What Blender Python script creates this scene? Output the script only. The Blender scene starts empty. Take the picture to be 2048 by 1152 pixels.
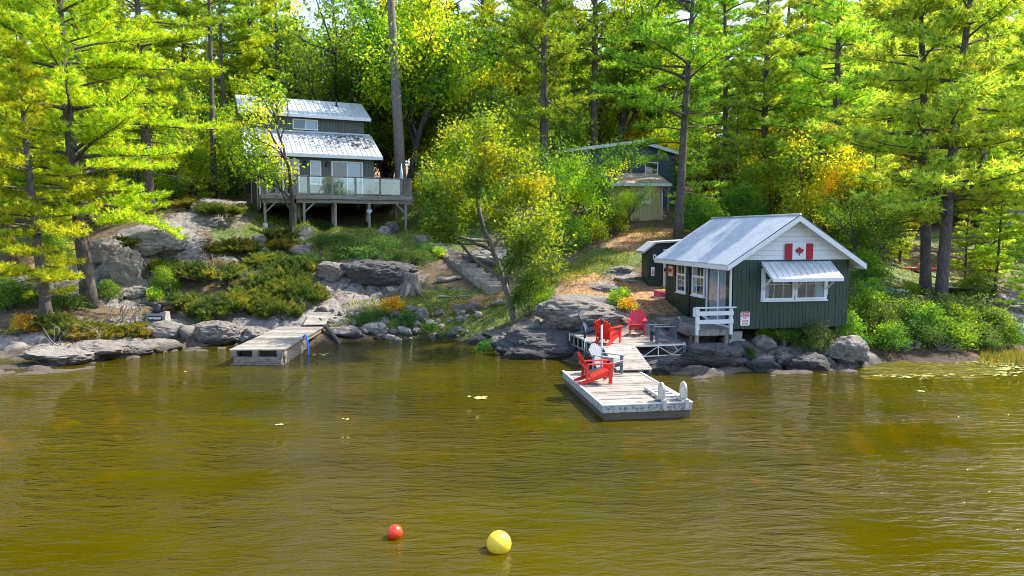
import bpy, bmesh, math, random
import numpy as np
from mathutils import Vector, Matrix, noise as mnoise
R = math.radians
sc = bpy.context.scene
COL = sc.collection
CAMZ, PITCH, FPX = 4.8, R(4.57), 1400.0
cP, sP = math.cos(PITCH), math.sin(PITCH)

# ---------------------------------------------------------------- survey helpers
def ray(px, py):
    xn = (px-1024)/FPX; yn = (576-py)/FPX
    return (xn, cP+yn*sP, -sP+yn*cP)
def at_z(px, py, z):
    d = ray(px, py); t = (z-CAMZ)/d[2]
    return Vector((d[0]*t, d[1]*t, z))
def at_d(px, py, Y):
    d = ray(px, py); t = Y/d[1]
    return Vector((d[0]*t, Y, CAMZ+d[2]*t))

# ---------------------------------------------------------------- materials
class NT:
    def __init__(s, name):
        s.m = bpy.data.materials.new(name); s.m.use_nodes = True
        s.t = s.m.node_tree; s.n = s.t.nodes; s.n.clear()
        s.out = s.add('ShaderNodeOutputMaterial')
    def add(s, typ, **kw):
        n = s.n.new(typ)
        for k, v in kw.items():
            if k in n.inputs: n.inputs[k].default_value = v
            else: setattr(n, k, v)
        return n
    def link(s, a, b): s.t.links.new(a, b)
    def coords(s, scale=(1, 1, 1)):
        tc = s.add('ShaderNodeTexCoord'); mp = s.add('ShaderNodeMapping')
        mp.inputs['Scale'].default_value = scale
        s.link(tc.outputs['Object'], mp.inputs['Vector'])
        return mp.outputs['Vector']
    def noise(s, vec, scale, detail=4, rough=.55, dist=0):
        n = s.add('ShaderNodeTexNoise', Scale=scale, Detail=detail, Roughness=rough, Distortion=dist)
        s.link(vec, n.inputs['Vector']); return n.outputs['Fac']
    def ramp(s, fac, stops, interp='LINEAR'):
        r = s.add('ShaderNodeValToRGB'); e = r.color_ramp.elements
        r.color_ramp.interpolation = interp
        while len(e) < len(stops): e.new(.5)
        for el, (p, c) in zip(e, stops):
            el.position = p; el.color = (c[0], c[1], c[2], 1) if not isinstance(c, (int, float)) else (c, c, c, 1)
        s.link(fac, r.inputs['Fac']); return r.outputs['Color']
    def mix(s, fac, a, b, blend='MIX'):
        m = s.add('ShaderNodeMix', data_type='RGBA', blend_type=blend)
        for sock, v in ((m.inputs[0], fac), (m.inputs[6], a), (m.inputs[7], b)):
            if isinstance(v, (int, float)): sock.default_value = v
            elif isinstance(v, tuple): sock.default_value = (v[0], v[1], v[2], 1)
            else: s.link(v, sock)
        return m.outputs[2]
    def math(s, op, a, b=0.0, clamp=False):
        m = s.add('ShaderNodeMath', operation=op); m.use_clamp = clamp
        for i, v in enumerate((a, b)):
            if isinstance(v, (int, float)): m.inputs[i].default_value = v
            else: s.link(v, m.inputs[i])
        return m.outputs[0]
    def bump(s, h, strength=.3, dist=.02, normal=None):
        b = s.add('ShaderNodeBump', Strength=strength, Distance=dist)
        s.link(h, b.inputs['Height'])
        if normal is not None: s.link(normal, b.inputs['Normal'])
        return b.outputs['Normal']
    def pbr(s, col, rough=.6, metal=0, bump=None, **kw):
        p = s.add('ShaderNodeBsdfPrincipled')
        for sock, v in (('Base Color', col), ('Roughness', rough), ('Metallic', metal)):
            if isinstance(v, (int, float)): p.inputs[sock].default_value = v
            elif isinstance(v, tuple): p.inputs[sock].default_value = (v[0], v[1], v[2], 1)
            else: s.link(v, p.inputs[sock])
        if bump is not None: s.link(bump, p.inputs['Normal'])
        for k, v in kw.items(): p.inputs[k].default_value = v
        s.link(p.outputs[0], s.out.inputs['Surface']); return p
    def island(s):
        return s.add('ShaderNodeNewGeometry').outputs['Random Per Island']

def sc3(c, k): return tuple(min(1, x*k) for x in c)

def paint(name, c, rough=.5, wear=None, wamt=.55, var=.15, metal=0, bump=.15, scale=9, stretch=(1, 1, 1)):
    t = NT(name); v = t.coords(stretch)
    n = t.noise(v, scale, 6, .65)
    col = t.ramp(n, [(.3, sc3(c, 1-var)), (.7, sc3(c, 1+var))])
    isl = t.island()
    col = t.mix(.35, col, t.ramp(isl, [(0, sc3(c, 1-1.6*var)), (1, sc3(c, 1+1.4*var))]))
    if wear:
        w = t.noise(v, scale*2.3, 8, .75)
        col = t.mix(t.ramp(w, [(wamt, 0.0), (wamt+.07, 1.0)]), col, wear)
    t.pbr(col, rough, metal, t.bump(n, bump, .01)); return t.m

def wood(name, c, c2, axis='x', var=.25, dark=(.06, .05, .045), rough=.8):
    """weathered timber: grain stretched along the board, each board its own tone"""
    t = NT(name)
    s = {'x': (.7, 14, 14), 'y': (14, .7, 14), 'z': (14, 14, .7)}[axis]
    v = t.coords(s)
    g = t.noise(v, 1.6, 8, .7, .4)
    col = t.ramp(g, [(.25, sc3(c2, .75)), (.48, c2), (.62, c), (.8, sc3(c, 1.15))])
    isl = t.island()
    col = t.mix(1.0, col, t.ramp(isl, [(0, (1-var,)*3), (.5, (1, 1, 1)), (1, (1+var*.4, 1+var*.35, 1+var*.3))]), 'MULTIPLY')
    v2 = t.coords((1, 1, 1)); st = t.noise(v2, 3.2, 7, .7)
    col = t.mix(t.ramp(st, [(.52, 0.0), (.68, .8)]), col, dark)
    t.pbr(col, rough, 0, t.bump(g, .5, .006)); return t.m

def leafmat(name, trans=.5, gloss=.12, tint=(1.25, 1.1, .5)):
    t = NT(name)
    a = t.add('ShaderNodeAttribute', attribute_name='col')
    oi = t.add('ShaderNodeObjectInfo')
    hs = t.add('ShaderNodeHueSaturation')
    t.link(t.math('ADD', t.math('MULTIPLY', oi.outputs['Random'], .026), .489), hs.inputs['Hue'])
    t.link(t.math('ADD', t.math('MULTIPLY', oi.outputs['Random'], .45), 1.12), hs.inputs['Value'])
    t.link(a.outputs['Color'], hs.inputs['Color'])
    d = t.add('ShaderNodeBsdfDiffuse'); t.link(hs.outputs['Color'], d.inputs['Color'])
    tr = t.add('ShaderNodeBsdfTranslucent')
    t.link(t.mix(1.0, hs.outputs['Color'], tint, 'MULTIPLY'), tr.inputs['Color'])
    m = t.add('ShaderNodeMixShader', Fac=trans)
    t.link(d.outputs[0], m.inputs[1]); t.link(tr.outputs[0], m.inputs[2])
    g = t.add('ShaderNodeBsdfGlossy', Roughness=.5); t.link(t.mix(.5, hs.outputs['Color'], (.6, .65, .6)), g.inputs['Color'])
    m2 = t.add('ShaderNodeMixShader', Fac=gloss)
    t.link(m.outputs[0], m2.inputs[1]); t.link(g.outputs[0], m2.inputs[2])
    t.link(m2.outputs[0], t.out.inputs['Surface']); return t.m

def barkmat(name, c1, c2, sc=1.0):
    t = NT(name); v = t.coords((5*sc, 5*sc, 1.1*sc))
    g = t.noise(v, 3, 8, .75, 1.2)
    col = t.ramp(g, [(.3, sc3(c2, .5)), (.47, c2), (.62, c1), (.8, sc3(c1, 1.4))])
    l = t.noise(t.coords((1, 1, 1)), 2.2, 5, .7)
    col = t.mix(t.ramp(l, [(.58, 0.0), (.7, .6)]), col, (.24, .25, .22))
    t.pbr(col, .9, 0, t.bump(g, .9, .05)); return t.m

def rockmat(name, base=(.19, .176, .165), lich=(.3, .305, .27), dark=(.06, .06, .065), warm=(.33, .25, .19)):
    t = NT(name)
    g = t.add('ShaderNodeNewGeometry'); pos = g.outputs['Position']
    n1 = t.noise(pos, 1.3, 8, .65, .6); n2 = t.noise(pos, 6, 8, .7); n3 = t.noise(pos, 22, 6, .7)
    col = t.ramp(n2, [(.25, dark), (.42, sc3(base, .75)), (.55, base), (.75, sc3(base, 1.35))])
    col = t.mix(t.ramp(n1, [(.45, 0.0), (.7, .7)]), col, warm)
    col = t.mix(t.ramp(n3, [(.55, 0.0), (.65, .75)]), col, lich)
    vo = t.add('ShaderNodeTexVoronoi', feature='DISTANCE_TO_EDGE', Scale=.42)
    wv = t.add('ShaderNodeVectorMath', operation='ADD')
    nz = t.add('ShaderNodeTexNoise', Scale=1.4, Detail=5); t.link(pos, nz.inputs['Vector'])
    t.link(pos, wv.inputs[0]); t.link(nz.outputs['Color'], wv.inputs[1]); t.link(wv.outputs[0], vo.inputs['Vector'])
    crack = t.math('MAXIMUM', t.ramp(vo.outputs['Distance'], [(0, 0.0), (.012, 1.0)]), t.ramp(n1, [(.47, 0.0), (.53, 1.0)]))
    st = t.add('ShaderNodeMapping'); st.inputs['Scale'].default_value = (1.2, 1.2, 7); st.inputs['Rotation'].default_value = (.25, -.2, 0); t.link(pos, st.inputs['Vector'])
    n4 = t.noise(st.outputs[0], 1.6, 7, .7, .8)
    col = t.mix(t.ramp(n4, [(.34, .45), (.44, 0.0)]), col, sc3(dark, .7))
    col = t.mix(t.math('SUBTRACT', 1.0, crack), col, (.05, .046, .044))
    sx = t.add('ShaderNodeSeparateXYZ'); t.link(pos, sx.inputs[0])
    wob = t.math('ADD', sx.outputs['Z'], t.math('MULTIPLY', n1, -.25))
    col = t.mix(t.ramp(wob, [(.05, 1.0), (.22, 0.0)]), col, t.mix(1.0, col, (.36, .33, .29), 'MULTIPLY'))
    h = t.math('ADD', t.math('MULTIPLY', n2, .6), t.math('MULTIPLY', crack, .5))
    h = t.math('ADD', h, t.math('MULTIPLY', n3, .25)); h = t.math('ADD', h, t.math('MULTIPLY', n4, .35))
    t.pbr(col, .85, 0, t.bump(h, 1.0, .2)); return t.m

def glassmat(name, tint=(.75, .85, .9), refl=.25, alpha=.6):
    t = NT(name)
    tr = t.add('ShaderNodeBsdfTransparent'); tr.inputs[0].default_value = (*tint, 1)
    gl = t.add('ShaderNodeBsdfGlossy', Roughness=.03)
    gl.inputs[0].default_value = (.9, .95, 1, 1)
    t.link(t.bump(t.noise(t.coords(), 1.2, 2), .04, .05), gl.inputs['Normal'])
    fr = t.add('ShaderNodeFresnel', IOR=1.5)
    m = t.add('ShaderNodeMixShader'); t.link(t.math('ADD', fr.outputs[0], refl, True), m.inputs[0])
    t.link(tr.outputs[0], m.inputs[1]); t.link(gl.outputs[0], m.inputs[2])
    t.link(m.outputs[0], t.out.inputs['Surface']); return t.m

def roofmat(name, c=(.62, .66, .7), metal=.35, rough=.38, rust=False):
    t = NT(name); n = t.noise(t.coords((1, 1, 1)), 2.5, 6, .65); n2 = t.noise(t.coords((9, .6, 2)), 2, 5, .6)
    col = t.ramp(n, [(.3, sc3(c, .8)), (.7, sc3(c, 1.1))])
    col = t.mix(t.ramp(n2, [(.5, 0.0), (.8, .5)]), col, sc3(c, .62))
    isl = t.island()
    col = t.mix(1.0, col, t.ramp(isl, [(0, (.88, .9, .92)), (1, (1.0, 1.0, 1.0))]), 'MULTIPLY')
    t.pbr(col, rough, metal, t.bump(n, .1, .01)); return t.m

M = {}
def build_materials():
    M['pine_a'] = leafmat('pine_needles', .5, .03, (1.35, 1.2, .45))
    M['leaf'] = leafmat('broad_leaves', .55, .06, (1.4, 1.2, .4))
    M['bark'] = barkmat('pine_bark', (.17, .14, .125), (.075, .06, .055))
    M['bark2'] = barkmat('hardwood_bark', (.14, .12, .10), (.055, .045, .04), 1.6)
    M['bark3'] = barkmat('pale_bark', (.3, .27, .25), (.13, .11, .10), 1.6)
    M['rock'] = rockmat('granite')
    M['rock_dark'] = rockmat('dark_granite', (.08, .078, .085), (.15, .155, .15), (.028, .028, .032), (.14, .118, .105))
    M['rock_pale'] = rockmat('pale_granite', (.26, .24, .22), (.36, .365, .32), (.1, .095, .095), (.3, .24, .19))
    M['stone'] = paint('beach_stone', (.3, .27, .25), .85, (.5, .49, .46), .62, .3, 0, .5, 6)
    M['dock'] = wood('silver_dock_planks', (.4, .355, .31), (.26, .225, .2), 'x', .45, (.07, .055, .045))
    M['dock_y'] = wood('silver_ramp_planks', (.36, .33, .3), (.25, .225, .2), 'x', .38, (.09, .08, .07))
    M['dock_rim'] = paint('peeling_dock_rim', (.4, .4, .375), .8, (.1, .1, .09), .5, .2, 0, .6, 4, (1, 1, 2))
    M['crib'] = paint('weathered_crib_timber', (.24, .2, .165), .85, (.1, .08, .065), .5, .25, 0, .6, 3, (.6, .6, 4))
    M['shed_roof'] = paint('grey_white_shed_roof', (.42, .44, .46), .5, (.25, .25, .24), .58, .1, 0, .2, 5)
    M['dock_low'] = paint('wet_timber', (.09, .065, .05), .7, (.16, .12, .09), .6, .3, 0, .5, 5)
    M['deckwood'] = wood('grey_deck_timber', (.33, .3, .27), (.2, .18, .16), 'x', .3)
    M['deckpost'] = wood('grey_post_timber', (.36, .33, .3), (.22, .2, .18), 'z', .25)
    M['walk'] = wood('grey_walk_planks', (.3, .27, .245), (.19, .17, .155), 'x', .3)  # darker grey planks for the walk, upper steps and dark shed
    M['log'] = wood('driftwood', (.33, .31, .285), (.2, .18, .16), 'x', .2)
    M['white'] = paint('white_paint', (.68, .7, .72), .45, (.45, .46, .46), .68, .05, 0, .12, 7)
    M['white_worn'] = paint('worn_white_paint', (.66, .68, .7), .55, (.33, .32, .3), .61, .08, 0, .3, 5)
    M['clap'] = paint('white_clapboard', (.64, .66, .69), .5, (.42, .42, .42), .64, .05, 0, .15, 5, (.3, 3, 3))
    M['green'] = paint('dark_green_boards', (.009, .033, .023), .55, (.03, .055, .045), .63, .28, 0, .3, 5, (6, 6, .5))
    M['green2'] = paint('shed_green_boards', (.012, .03, .024), .55, (.05, .09, .05), .62, .25, 0, .3, 5, (6, 6, .5))
    M['slate'] = paint('slate_grey_siding', (.085, .098, .092), .6, (.13, .15, .15), .65, .15, 0, .2, 5, (6, 6, .5))
    M['brown'] = paint('stained_side_boards', (.12, .10, .075), .65, (.17, .15, .12), .65, .2, 0, .3, 4)
    M['blue'] = paint('blue_steel_siding', (.035, .07, .1), .5, None, .6, .1, 0, .1, 5)
    M['tan'] = paint('tan_siding', (.6, .46, .26), .6, None, .6, .08, 0, .15, 5)
    M['tanroof'] = paint('brown_shingle', (.25, .2, .16), .85, (.15, .12, .1), .55, .3, 0, .5, 12)
    M['roof'] = roofmat('galvanised_corrugated', (.5, .52, .55), .3, .45)
    M['roof2'] = roofmat('pale_steel_roof', (.6, .62, .66), .3, .36)
    M['glass'] = glassmat('window_glass', (.8, .87, .9), .06)
    M['rail_glass'] = glassmat('railing_glass', (.78, .88, .93), .08)
    M['dark'] = paint('painted_interior_dark', (.02, .024, .03), .8, None, .6, .2)  # dark colour standing in for unlit interiors behind panes and boards
    M['curtain'] = paint('pale_blue_curtain', (.5, .62, .74), .85, None, .6, .1, 0, .2, 3, (9, 9, .4))
    M['blind'] = paint('window_blind', (.55, .62, .68), .7, None, .6, .06)
    M['black'] = paint('black_metal', (.015, .016, .018), .4, None, .6, .2)
    M['steel'] = paint('galvanised_tube', (.6, .63, .64), .35, None, .6, .08, .7, .05)
    M['pipe_brown'] = paint('brown_downpipe', (.06, .035, .028), .5)
    M['concrete'] = paint('concrete_pier', (.5, .49, .46), .9, (.3, .29, .27), .6, .1, 0, .5, 8)
    M['red'] = paint('red_chair_paint', (.66, .022, .012), .45, (.62, .08, .05), .6, .2, 0, .05, 6)
    M['crimson'] = paint('crimson_chair_paint', (.55, .012, .045), .45, None, .6, .12, 0, .05, 6)
    M['charcoal'] = paint('charcoal_chair_paint', (.06, .075, .1), .45, None, .6, .12, 0, .05, 6)
    M['gchair'] = paint('weathered_grey_chair', (.2, .22, .25), .6, (.3, .31, .32), .6, .15, 0, .2, 6)
    M['flagred'] = paint('flag_red', (.3, .01, .02), .7, None, .6, .12)
    M['flagwhite'] = paint('flag_white', (.62, .64, .67), .7, None, .6, .04)
    M['signwhite'] = paint('sign_white', (.8, .8, .8), .4, None, .6, .04)
    M['signred'] = paint('sign_red', (.5, .02, .03), .4, None, .6, .08)
    M['plastic'] = paint('white_moulded_plastic', (.46, .455, .43), .5, (.34, .33, .31), .66, .06, 0, .1, 8)
    M['buoyred'] = paint('red_buoy_vinyl', (.85, .045, .01), .32, None, .6, .06, 0, .03, 5)
    M['buoyyel'] = paint('yellow_buoy_vinyl', (.8, .54, .03), .45, (.28, .19, .03), .6, .06, 0, .1, 9)
    M['rope'] = paint('wet_rope', (.03, .025, .02), .8)
    M['bluehose'] = paint('blue_tube', (.02, .16, .55), .35)
    M['hose'] = paint('black_pipe', (.03, .032, .036), .4)
    M['canoe'] = paint('cream_green_hull', (.55, .58, .42), .35, None, .6, .1)
    M['kayakred'] = paint('red_hull', (.6, .03, .07), .35)
    M['orange'] = paint('orange_cloth', (.8, .22, .02), .6)
    M['sailblue'] = paint('blue_sail_panel', (.05, .12, .5), .5)
    M['heart'] = paint('pale_blue_board', (.35, .5, .58), .6, (.6, .65, .66), .6, .1)
    M['lily'] = paint('lily_leaf', (.42, .44, .16), .3, (.6, .55, .28), .55, .3, 0, .1, 3)
    M['stump'] = wood('grey_stump', (.3, .26, .23), (.15, .125, .11), 'z', .2)

# ---------------------------------------------------------------- mesh builder
class MB:
    def __init__(s): s.v = []; s.f = []; s.sm = []
    def add(s, vs, fs, smooth=False):
        o = len(s.v); s.v += [tuple(p) for p in vs]
        s.f += [tuple(i+o for i in f) for f in fs]; s.sm += [smooth]*len(fs); return s
    def box(s, c, size, rot=None):
        hx, hy, hz = size[0]/2, size[1]/2, size[2]/2; c = Vector(c)
        vs = [Vector((x, y, z)) for x in (-hx, hx) for y in (-hy, hy) for z in (-hz, hz)]
        if rot is not None: vs = [rot @ p for p in vs]
        return s.add([p+c for p in vs], [(0, 1, 3, 2), (4, 6, 7, 5), (0, 4, 5, 1), (2, 3, 7, 6), (0, 2, 6, 4), (1, 5, 7, 3)])
    def b2(s, a, b):
        return s.box([(a[i]+b[i])/2 for i in range(3)], [abs(b[i]-a[i]) for i in range(3)])
    def beam(s, p, q, w, h, up=(0, 0, 1)):
        p, q = Vector(p), Vector(q); d = q-p; L = d.length; x = d.normalized()
        y = Vector(up).cross(x)
        if y.length < 1e-4: y = Vector((0, 1, 0)).cross(x)
        y.normalize(); z = x.cross(y)
        return s.box((p+q)/2, (L, w, h), Matrix((x, y, z)).transposed())
    def tube(s, pts, rad, n=8, cap=True):
        pts = [Vector(p) for p in pts]
        if isinstance(rad, (int, float)): rad = [rad]*len(pts)
        vs = []; fs = []; ref = Vector((.31, .17, .93))
        for i, p in enumerate(pts):
            t = (pts[min(i+1, len(pts)-1)]-pts[max(i-1, 0)]).normalized()
            a = t.cross(ref)
            if a.length < .05: a = t.cross(Vector((1, 0, 0)))
            a.normalize(); b = t.cross(a)
            for k in range(n):
                an = 2*math.pi*k/n
                vs.append(p+(a*math.cos(an)+b*math.sin(an))*rad[i])
        for i in range(len(pts)-1):
            for k in range(n):
                k2 = (k+1) % n
                fs.append((i*n+k, i*n+k2, (i+1)*n+k2, (i+1)*n+k))
        if cap: fs += [tuple(range(n-1, -1, -1)), tuple((len(pts)-1)*n+k for k in range(n))]
        return s.add(vs, fs, True)
    def prism(s, poly, h, o, ux, uy):
        """polygon in the plane (ux,uy) at o, extruded h along ux x uy"""
        o, ux, uy = Vector(o), Vector(ux), Vector(uy); w = ux.cross(uy).normalized()*h
        n = len(poly); a = [o+ux*p[0]+uy*p[1] for p in poly]; b = [p+w for p in a]
        return s.add(a+b, [tuple(range(n-1, -1, -1)), tuple(range(n, 2*n))]+[(i, (i+1) % n, n+(i+1) % n, n+i) for i in range(n)])
    def mesh(s, name):
        me = bpy.data.meshes.new(name); me.from_pydata(s.v, [], s.f)
        me.polygons.foreach_set('use_smooth', s.sm); me.update(); return me

def part(name, mb, mat, parent=None, label=None):
    me = mb.mesh(name) if isinstance(mb, MB) else mb
    o = bpy.data.objects.new(name, me); COL.objects.link(o)
    if mat is not None:
        me.materials.clear(); me.materials.append(M[mat] if isinstance(mat, str) else mat)
    if parent: o.parent = parent
    if label: o['label'] = label
    return o
def tag(o, label, cat, group=None):
    o['label'] = label; o['category'] = cat
    if group: o['group'] = group
    return o
def thing(name, label, cat, loc=(0, 0, 0), rz=0, group=None):
    o = bpy.data.objects.new(name, None); COL.objects.link(o)
    o.location = loc; o.rotation_euler = (0, 0, rz)
    return tag(o, label, cat, group)
def kids(o): return [c for c in COL.objects if c.parent == o]
def dup(root, loc, rz=0, scale=1, label=None, group=None, mats=None):
    r = root.copy(); COL.objects.link(r); r.location = loc; r.rotation_euler = (r.rotation_euler[0], r.rotation_euler[1], rz)
    r.scale = (scale,)*3 if isinstance(scale, (int, float)) else scale
    if label: r['label'] = label
    if group: r['group'] = group
    elif 'group' in r and group == '': del r['group']
    for ch in kids(root):
        c = ch.copy(); COL.objects.link(c); c.parent = r
        for g in kids(ch):
            d = g.copy(); COL.objects.link(d); d.parent = c
    return r

def np_mesh(name, V, F, col=None, smooth=False):
    V = np.asarray(V, np.float32); F = np.asarray(F, np.int32); k = F.shape[1]
    me = bpy.data.meshes.new(name)
    me.vertices.add(len(V)); me.vertices.foreach_set('co', V.ravel())
    me.loops.add(F.size); me.loops.foreach_set('vertex_index', F.ravel())
    me.polygons.add(len(F)); me.polygons.foreach_set('loop_start', np.arange(0, F.size, k, dtype=np.int32))
    me.polygons.foreach_set('use_smooth', np.full(len(F), smooth))
    me.update(calc_edges=True)
    if col is not None:
        a = me.color_attributes.new('col', 'FLOAT_COLOR', 'POINT')
        c4 = np.ones((len(V), 4), np.float32); c4[:, :3] = col; a.data.foreach_set('color', c4.ravel())
    return me

# ---------------------------------------------------------------- numpy noise + terrain
def vnoise(x, y, seed=0):
    xi = np.floor(x).astype(np.int64); yi = np.floor(y).astype(np.int64)
    xf = x-xi; yf = y-yi; u = xf*xf*(3-2*xf); v = yf*yf*(3-2*yf)
    def h(a, b):
        n = (a*374761393+b*668265263+seed*974711) & 0xffffffff
        n = ((n ^ (n >> 13))*1274126177) & 0xffffffff
        return ((n ^ (n >> 16)) & 0xffff)/65535.0
    return (h(xi, yi)*(1-u)+h(xi+1, yi)*u)*(1-v)+(h(xi, yi+1)*(1-u)+h(xi+1, yi+1)*u)*v
def fbm(x, y, o=4, seed=0, gain=.5):
    s = 0; a = 1; t = 0
    for i in range(o):
        s = s+a*(vnoise(x*2**i, y*2**i, seed+i*7)-.5)*2; t += a; a *= gain
    return s/t
# ---------------------------------------------------------------- ground heights
SHORE = [(-420,800),(-200,775),(0,757),(90,748),(180,735),(270,712),(355,700),(420,697),(520,692),(620,692),(700,684),(800,678),(900,679),
 (940,688),(1000,700),(1030,710),(1090,724),(1150,728),(1230,738),(1300,752),(1380,762),(1450,763),(1560,751),(1640,750),(1735,736),
 (1800,722),(1880,726),(1960,722),(2048,705),(2300,690),(2600,680)]
LAND = [(30,725,25.3),(150,700,26.5),(300,680,29.5),(60,690,27.5),(95,640,29.5),(180,612,32),(240,600,33.5),(320,640,31.3),(400,650,31),
 (440,640,31.6),(520,655,31.2),(30,600,32),(0,540,37),(100,510,39),(0,470,45),(250,560,35),(240,500,36.5),(290,460,38),(400,430,41),
 (470,425,42.5),(350,520,37),(420,560,35),(330,590,34),(500,480,40.5),(520,540,37),(570,600,34),(600,640,32.2),(600,480,41),(640,560,36.5),
 (620,610,33.5),(530,440,43.5),(612,460,42),(675,467,42.3),(742,464,43),(815,465,43.7),(640,430,50),(700,400,56),(430,400,50),(850,380,52),
 (870,350,58),(750,540,37.5),(750,587,36),(680,545,37),(680,595,35),(830,585,36),(780,490,40.5),(860,520,39),(840,480,42),(900,530,38.5),
 (950,550,37.5),(1000,580,36),(900,440,46),(900,400,52),(940,470,44),(800,610,34),(700,620,33.7),(900,620,33.7),(720,655,32.2),(830,655,32.2),
 (960,620,33),(1030,640,31.5),(1000,665,30.6),(1140,600,29.6),(1195,602,29),(1215,625,28.3),(1100,640,28.5),(1060,680,28),(1120,675,27.6),
 (1100,700,27),(1180,650,27.8),(1240,650,27.4),(1130,585,32),(1150,560,33),(1200,530,36),(1250,500,38.5),(1300,470,42),(1260,450,47),
 (1130,500,40),(1100,450,46),(1000,500,41),(1060,560,35),(1240,585,32),(1300,592,31.5),(1280,618,29),(1355,480,40),(1420,722,24.4),
 (1520,700,25),(1540,725,24.5),(1620,722,24.8),(1690,703,25.4),(1300,722,24.9),(1350,705,25.6),(1260,692,26.3),(1697,690,26),(1560,675,26.6),
 (1750,690,27),(1850,650,30),(1850,600,34),(1880,615,33),(1770,590,33),(1780,540,38),(1950,660,29.5),(2040,690,29),(2000,630,32),
 (2048,600,35),(1900,560,38),(1950,500,46),(2020,470,54),(1800,470,50),(1600,470,42),(1750,430,60),(1870,365,75),(612,470,41.8),(675,476,42.5),(742,474,43.4),(815,476,44.6),(650,462,45),(760,456,46.5),(560,462,43)]
CP = []
for px, py in SHORE:
    p = at_z(px, py, 0); CP.append((p.x, p.y, 0.0))
    s = 1+p.y*0
    for dy, z in ((-1.2, -.45), (-4, -1.5), (-10, -2.6)):
        k = (p.y+dy)/p.y; CP.append((p.x*k, p.y+dy, z))
for px, py, d in LAND:
    p = at_d(px, py, d); CP.append((p.x, p.y, p.z))
CP += [(9.5, 31.5, 1.62), (13, 31, 1.5), (10.5, 28, 1.05), (8.2, 26.4, .8)]
for x in range(-140, 141, 35):
    CP += [(x, 82, 10.5), (x, 120, 16), (x, 200, 22), (x, 420, 30), (x, -10, -3), (x, -40, -3)]
CP += [(-60, 40, 4), (-60, 26, -1.2), (60, 30, 1.0), (60, 20, -1.5), (-45, 50, 6), (55, 48, 4.5), (25, 60, 6.6), (-25, 64, 8.6), (0, 64, 8.9)]
CP = np.array(CP)
def _fit():
    X = CP[:, :2]; D = np.sqrt(((X[:, None]-X[None])**2).sum(-1)+.09)
    n = len(X); A = np.zeros((n+3, n+3)); A[:n, :n] = -D-np.eye(n)*.02
    P = np.c_[np.ones(n), X]; A[:n, n:] = P; A[n:, :n] = P.T
    return np.linalg.solve(A, np.r_[CP[:, 2], 0, 0, 0])
W_ = _fit()
def base_h(x, y):
    x = np.asarray(x, float); y = np.asarray(y, float); out = np.zeros(x.shape).ravel(); xf = x.ravel(); yf = y.ravel()
    for i in range(0, len(xf), 20000):
        a = xf[i:i+20000]; b = yf[i:i+20000]
        D = np.sqrt((a[:, None]-CP[None, :, 0])**2+(b[:, None]-CP[None, :, 1])**2+.09)
        out[i:i+20000] = -D @ W_[:len(CP)]+W_[len(CP)]+W_[len(CP)+1]*a+W_[len(CP)+2]*b
    return out.reshape(x.shape)
# soil kinds: (px,py,depth,radius,kind,weight)  kind 0 rock, 1 grass, 2 needle litter
ZB = [(90,715,26,3.2,0,1.3),(230,705,27.5,2.6,0,1.3),(330,685,29.5,2.2,0,1.2),(430,665,30.5,2.2,0,1.2),(520,665,31,2,0,1.1),(260,530,36,2.6,0,1.5),(240,585,34.3,1.6,0,1.2),
 (300,470,38,2.0,0,1.2),(440,428,42.5,2.0,0,1.2),(750,565,36.8,2.3,0,1.5),(690,570,36,1.2,0,1.0),(650,590,35,1.2,0,1.1),(660,630,33.2,1.2,0,.8),(1150,625,28.6,1.9,0,1.6),
 (1090,680,27.8,1.7,0,1.6),(1200,700,26.4,2,0,1.4),(1400,730,24.3,2.4,0,1.5),(1550,715,24.7,2.2,0,1.5),(1680,710,25.2,1.6,0,1.5),(1240,545,34.5,1.1,0,.8),(1210,570,32.5,1.0,0,.8),
 (1000,520,40,2,0,1.0),(20,590,33,2.0,0,.9),(500,500,39.5,1.2,0,.8),(600,500,40,1.3,0,.8),(1990,640,31,3,0,.8),(2040,600,35,2.5,0,.6),(980,690,29.5,1.8,0,1),
 (560,460,42.5,3,1,1.4),(700,480,41.5,3.5,1,1.6),(800,490,41,2.5,1,1.3),(880,430,47,3.5,1,1.3),(860,480,43,2,1,.9),(900,600,34.5,2.2,1,.9),(820,640,32.8,2.0,1,.8),(960,640,32.2,1.6,1,.8),
 (720,608,34.3,1.6,1,1.1),(780,600,35,1.5,1,.9),(1180,540,35,2.0,1,1.0),(1230,505,38,2,1,.9),(1100,560,34,1.6,1,.8),(1840,560,38,3,1,.7),(430,470,42,1.5,1,.5),(1950,480,48,5,1,.9),
 (900,405,51,2.0,2,1.2),(1310,465,42.5,2.2,2,1.6),(1270,490,39.5,1.6,2,1.0),(1260,600,31,2.2,2,1.6),(1220,585,32,1.5,2,1.0),(1180,570,32.8,1.5,2,.9),(60,530,37.5,2.5,2,1.2),(1780,585,33.5,2.0,2,1.3),
 (300,520,36.5,1.0,2,.6),(170,690,27.5,1.2,2,.5),(150,590,33,2,2,.8),(1000,600,35,1.5,2,.7),(930,610,34,1.4,2,.6),(2040,690,29,2.0,2,1.0),(1950,700,27.6,2,2,.8),(1870,365,75,10,2,1.2),
 (30,480,44,4,1,.8)]
ZW = [(at_d(a, b, d).x, d, r, k, w) for a, b, d, r, k, w in ZB]
def zones(x, y):
    w = np.zeros((3,)+x.shape)
    for X, Y, r, k, a in ZW:
        w[k] += a*np.exp(-((x-X)**2+(y-Y)**2)/(r*r))
    return w
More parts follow.
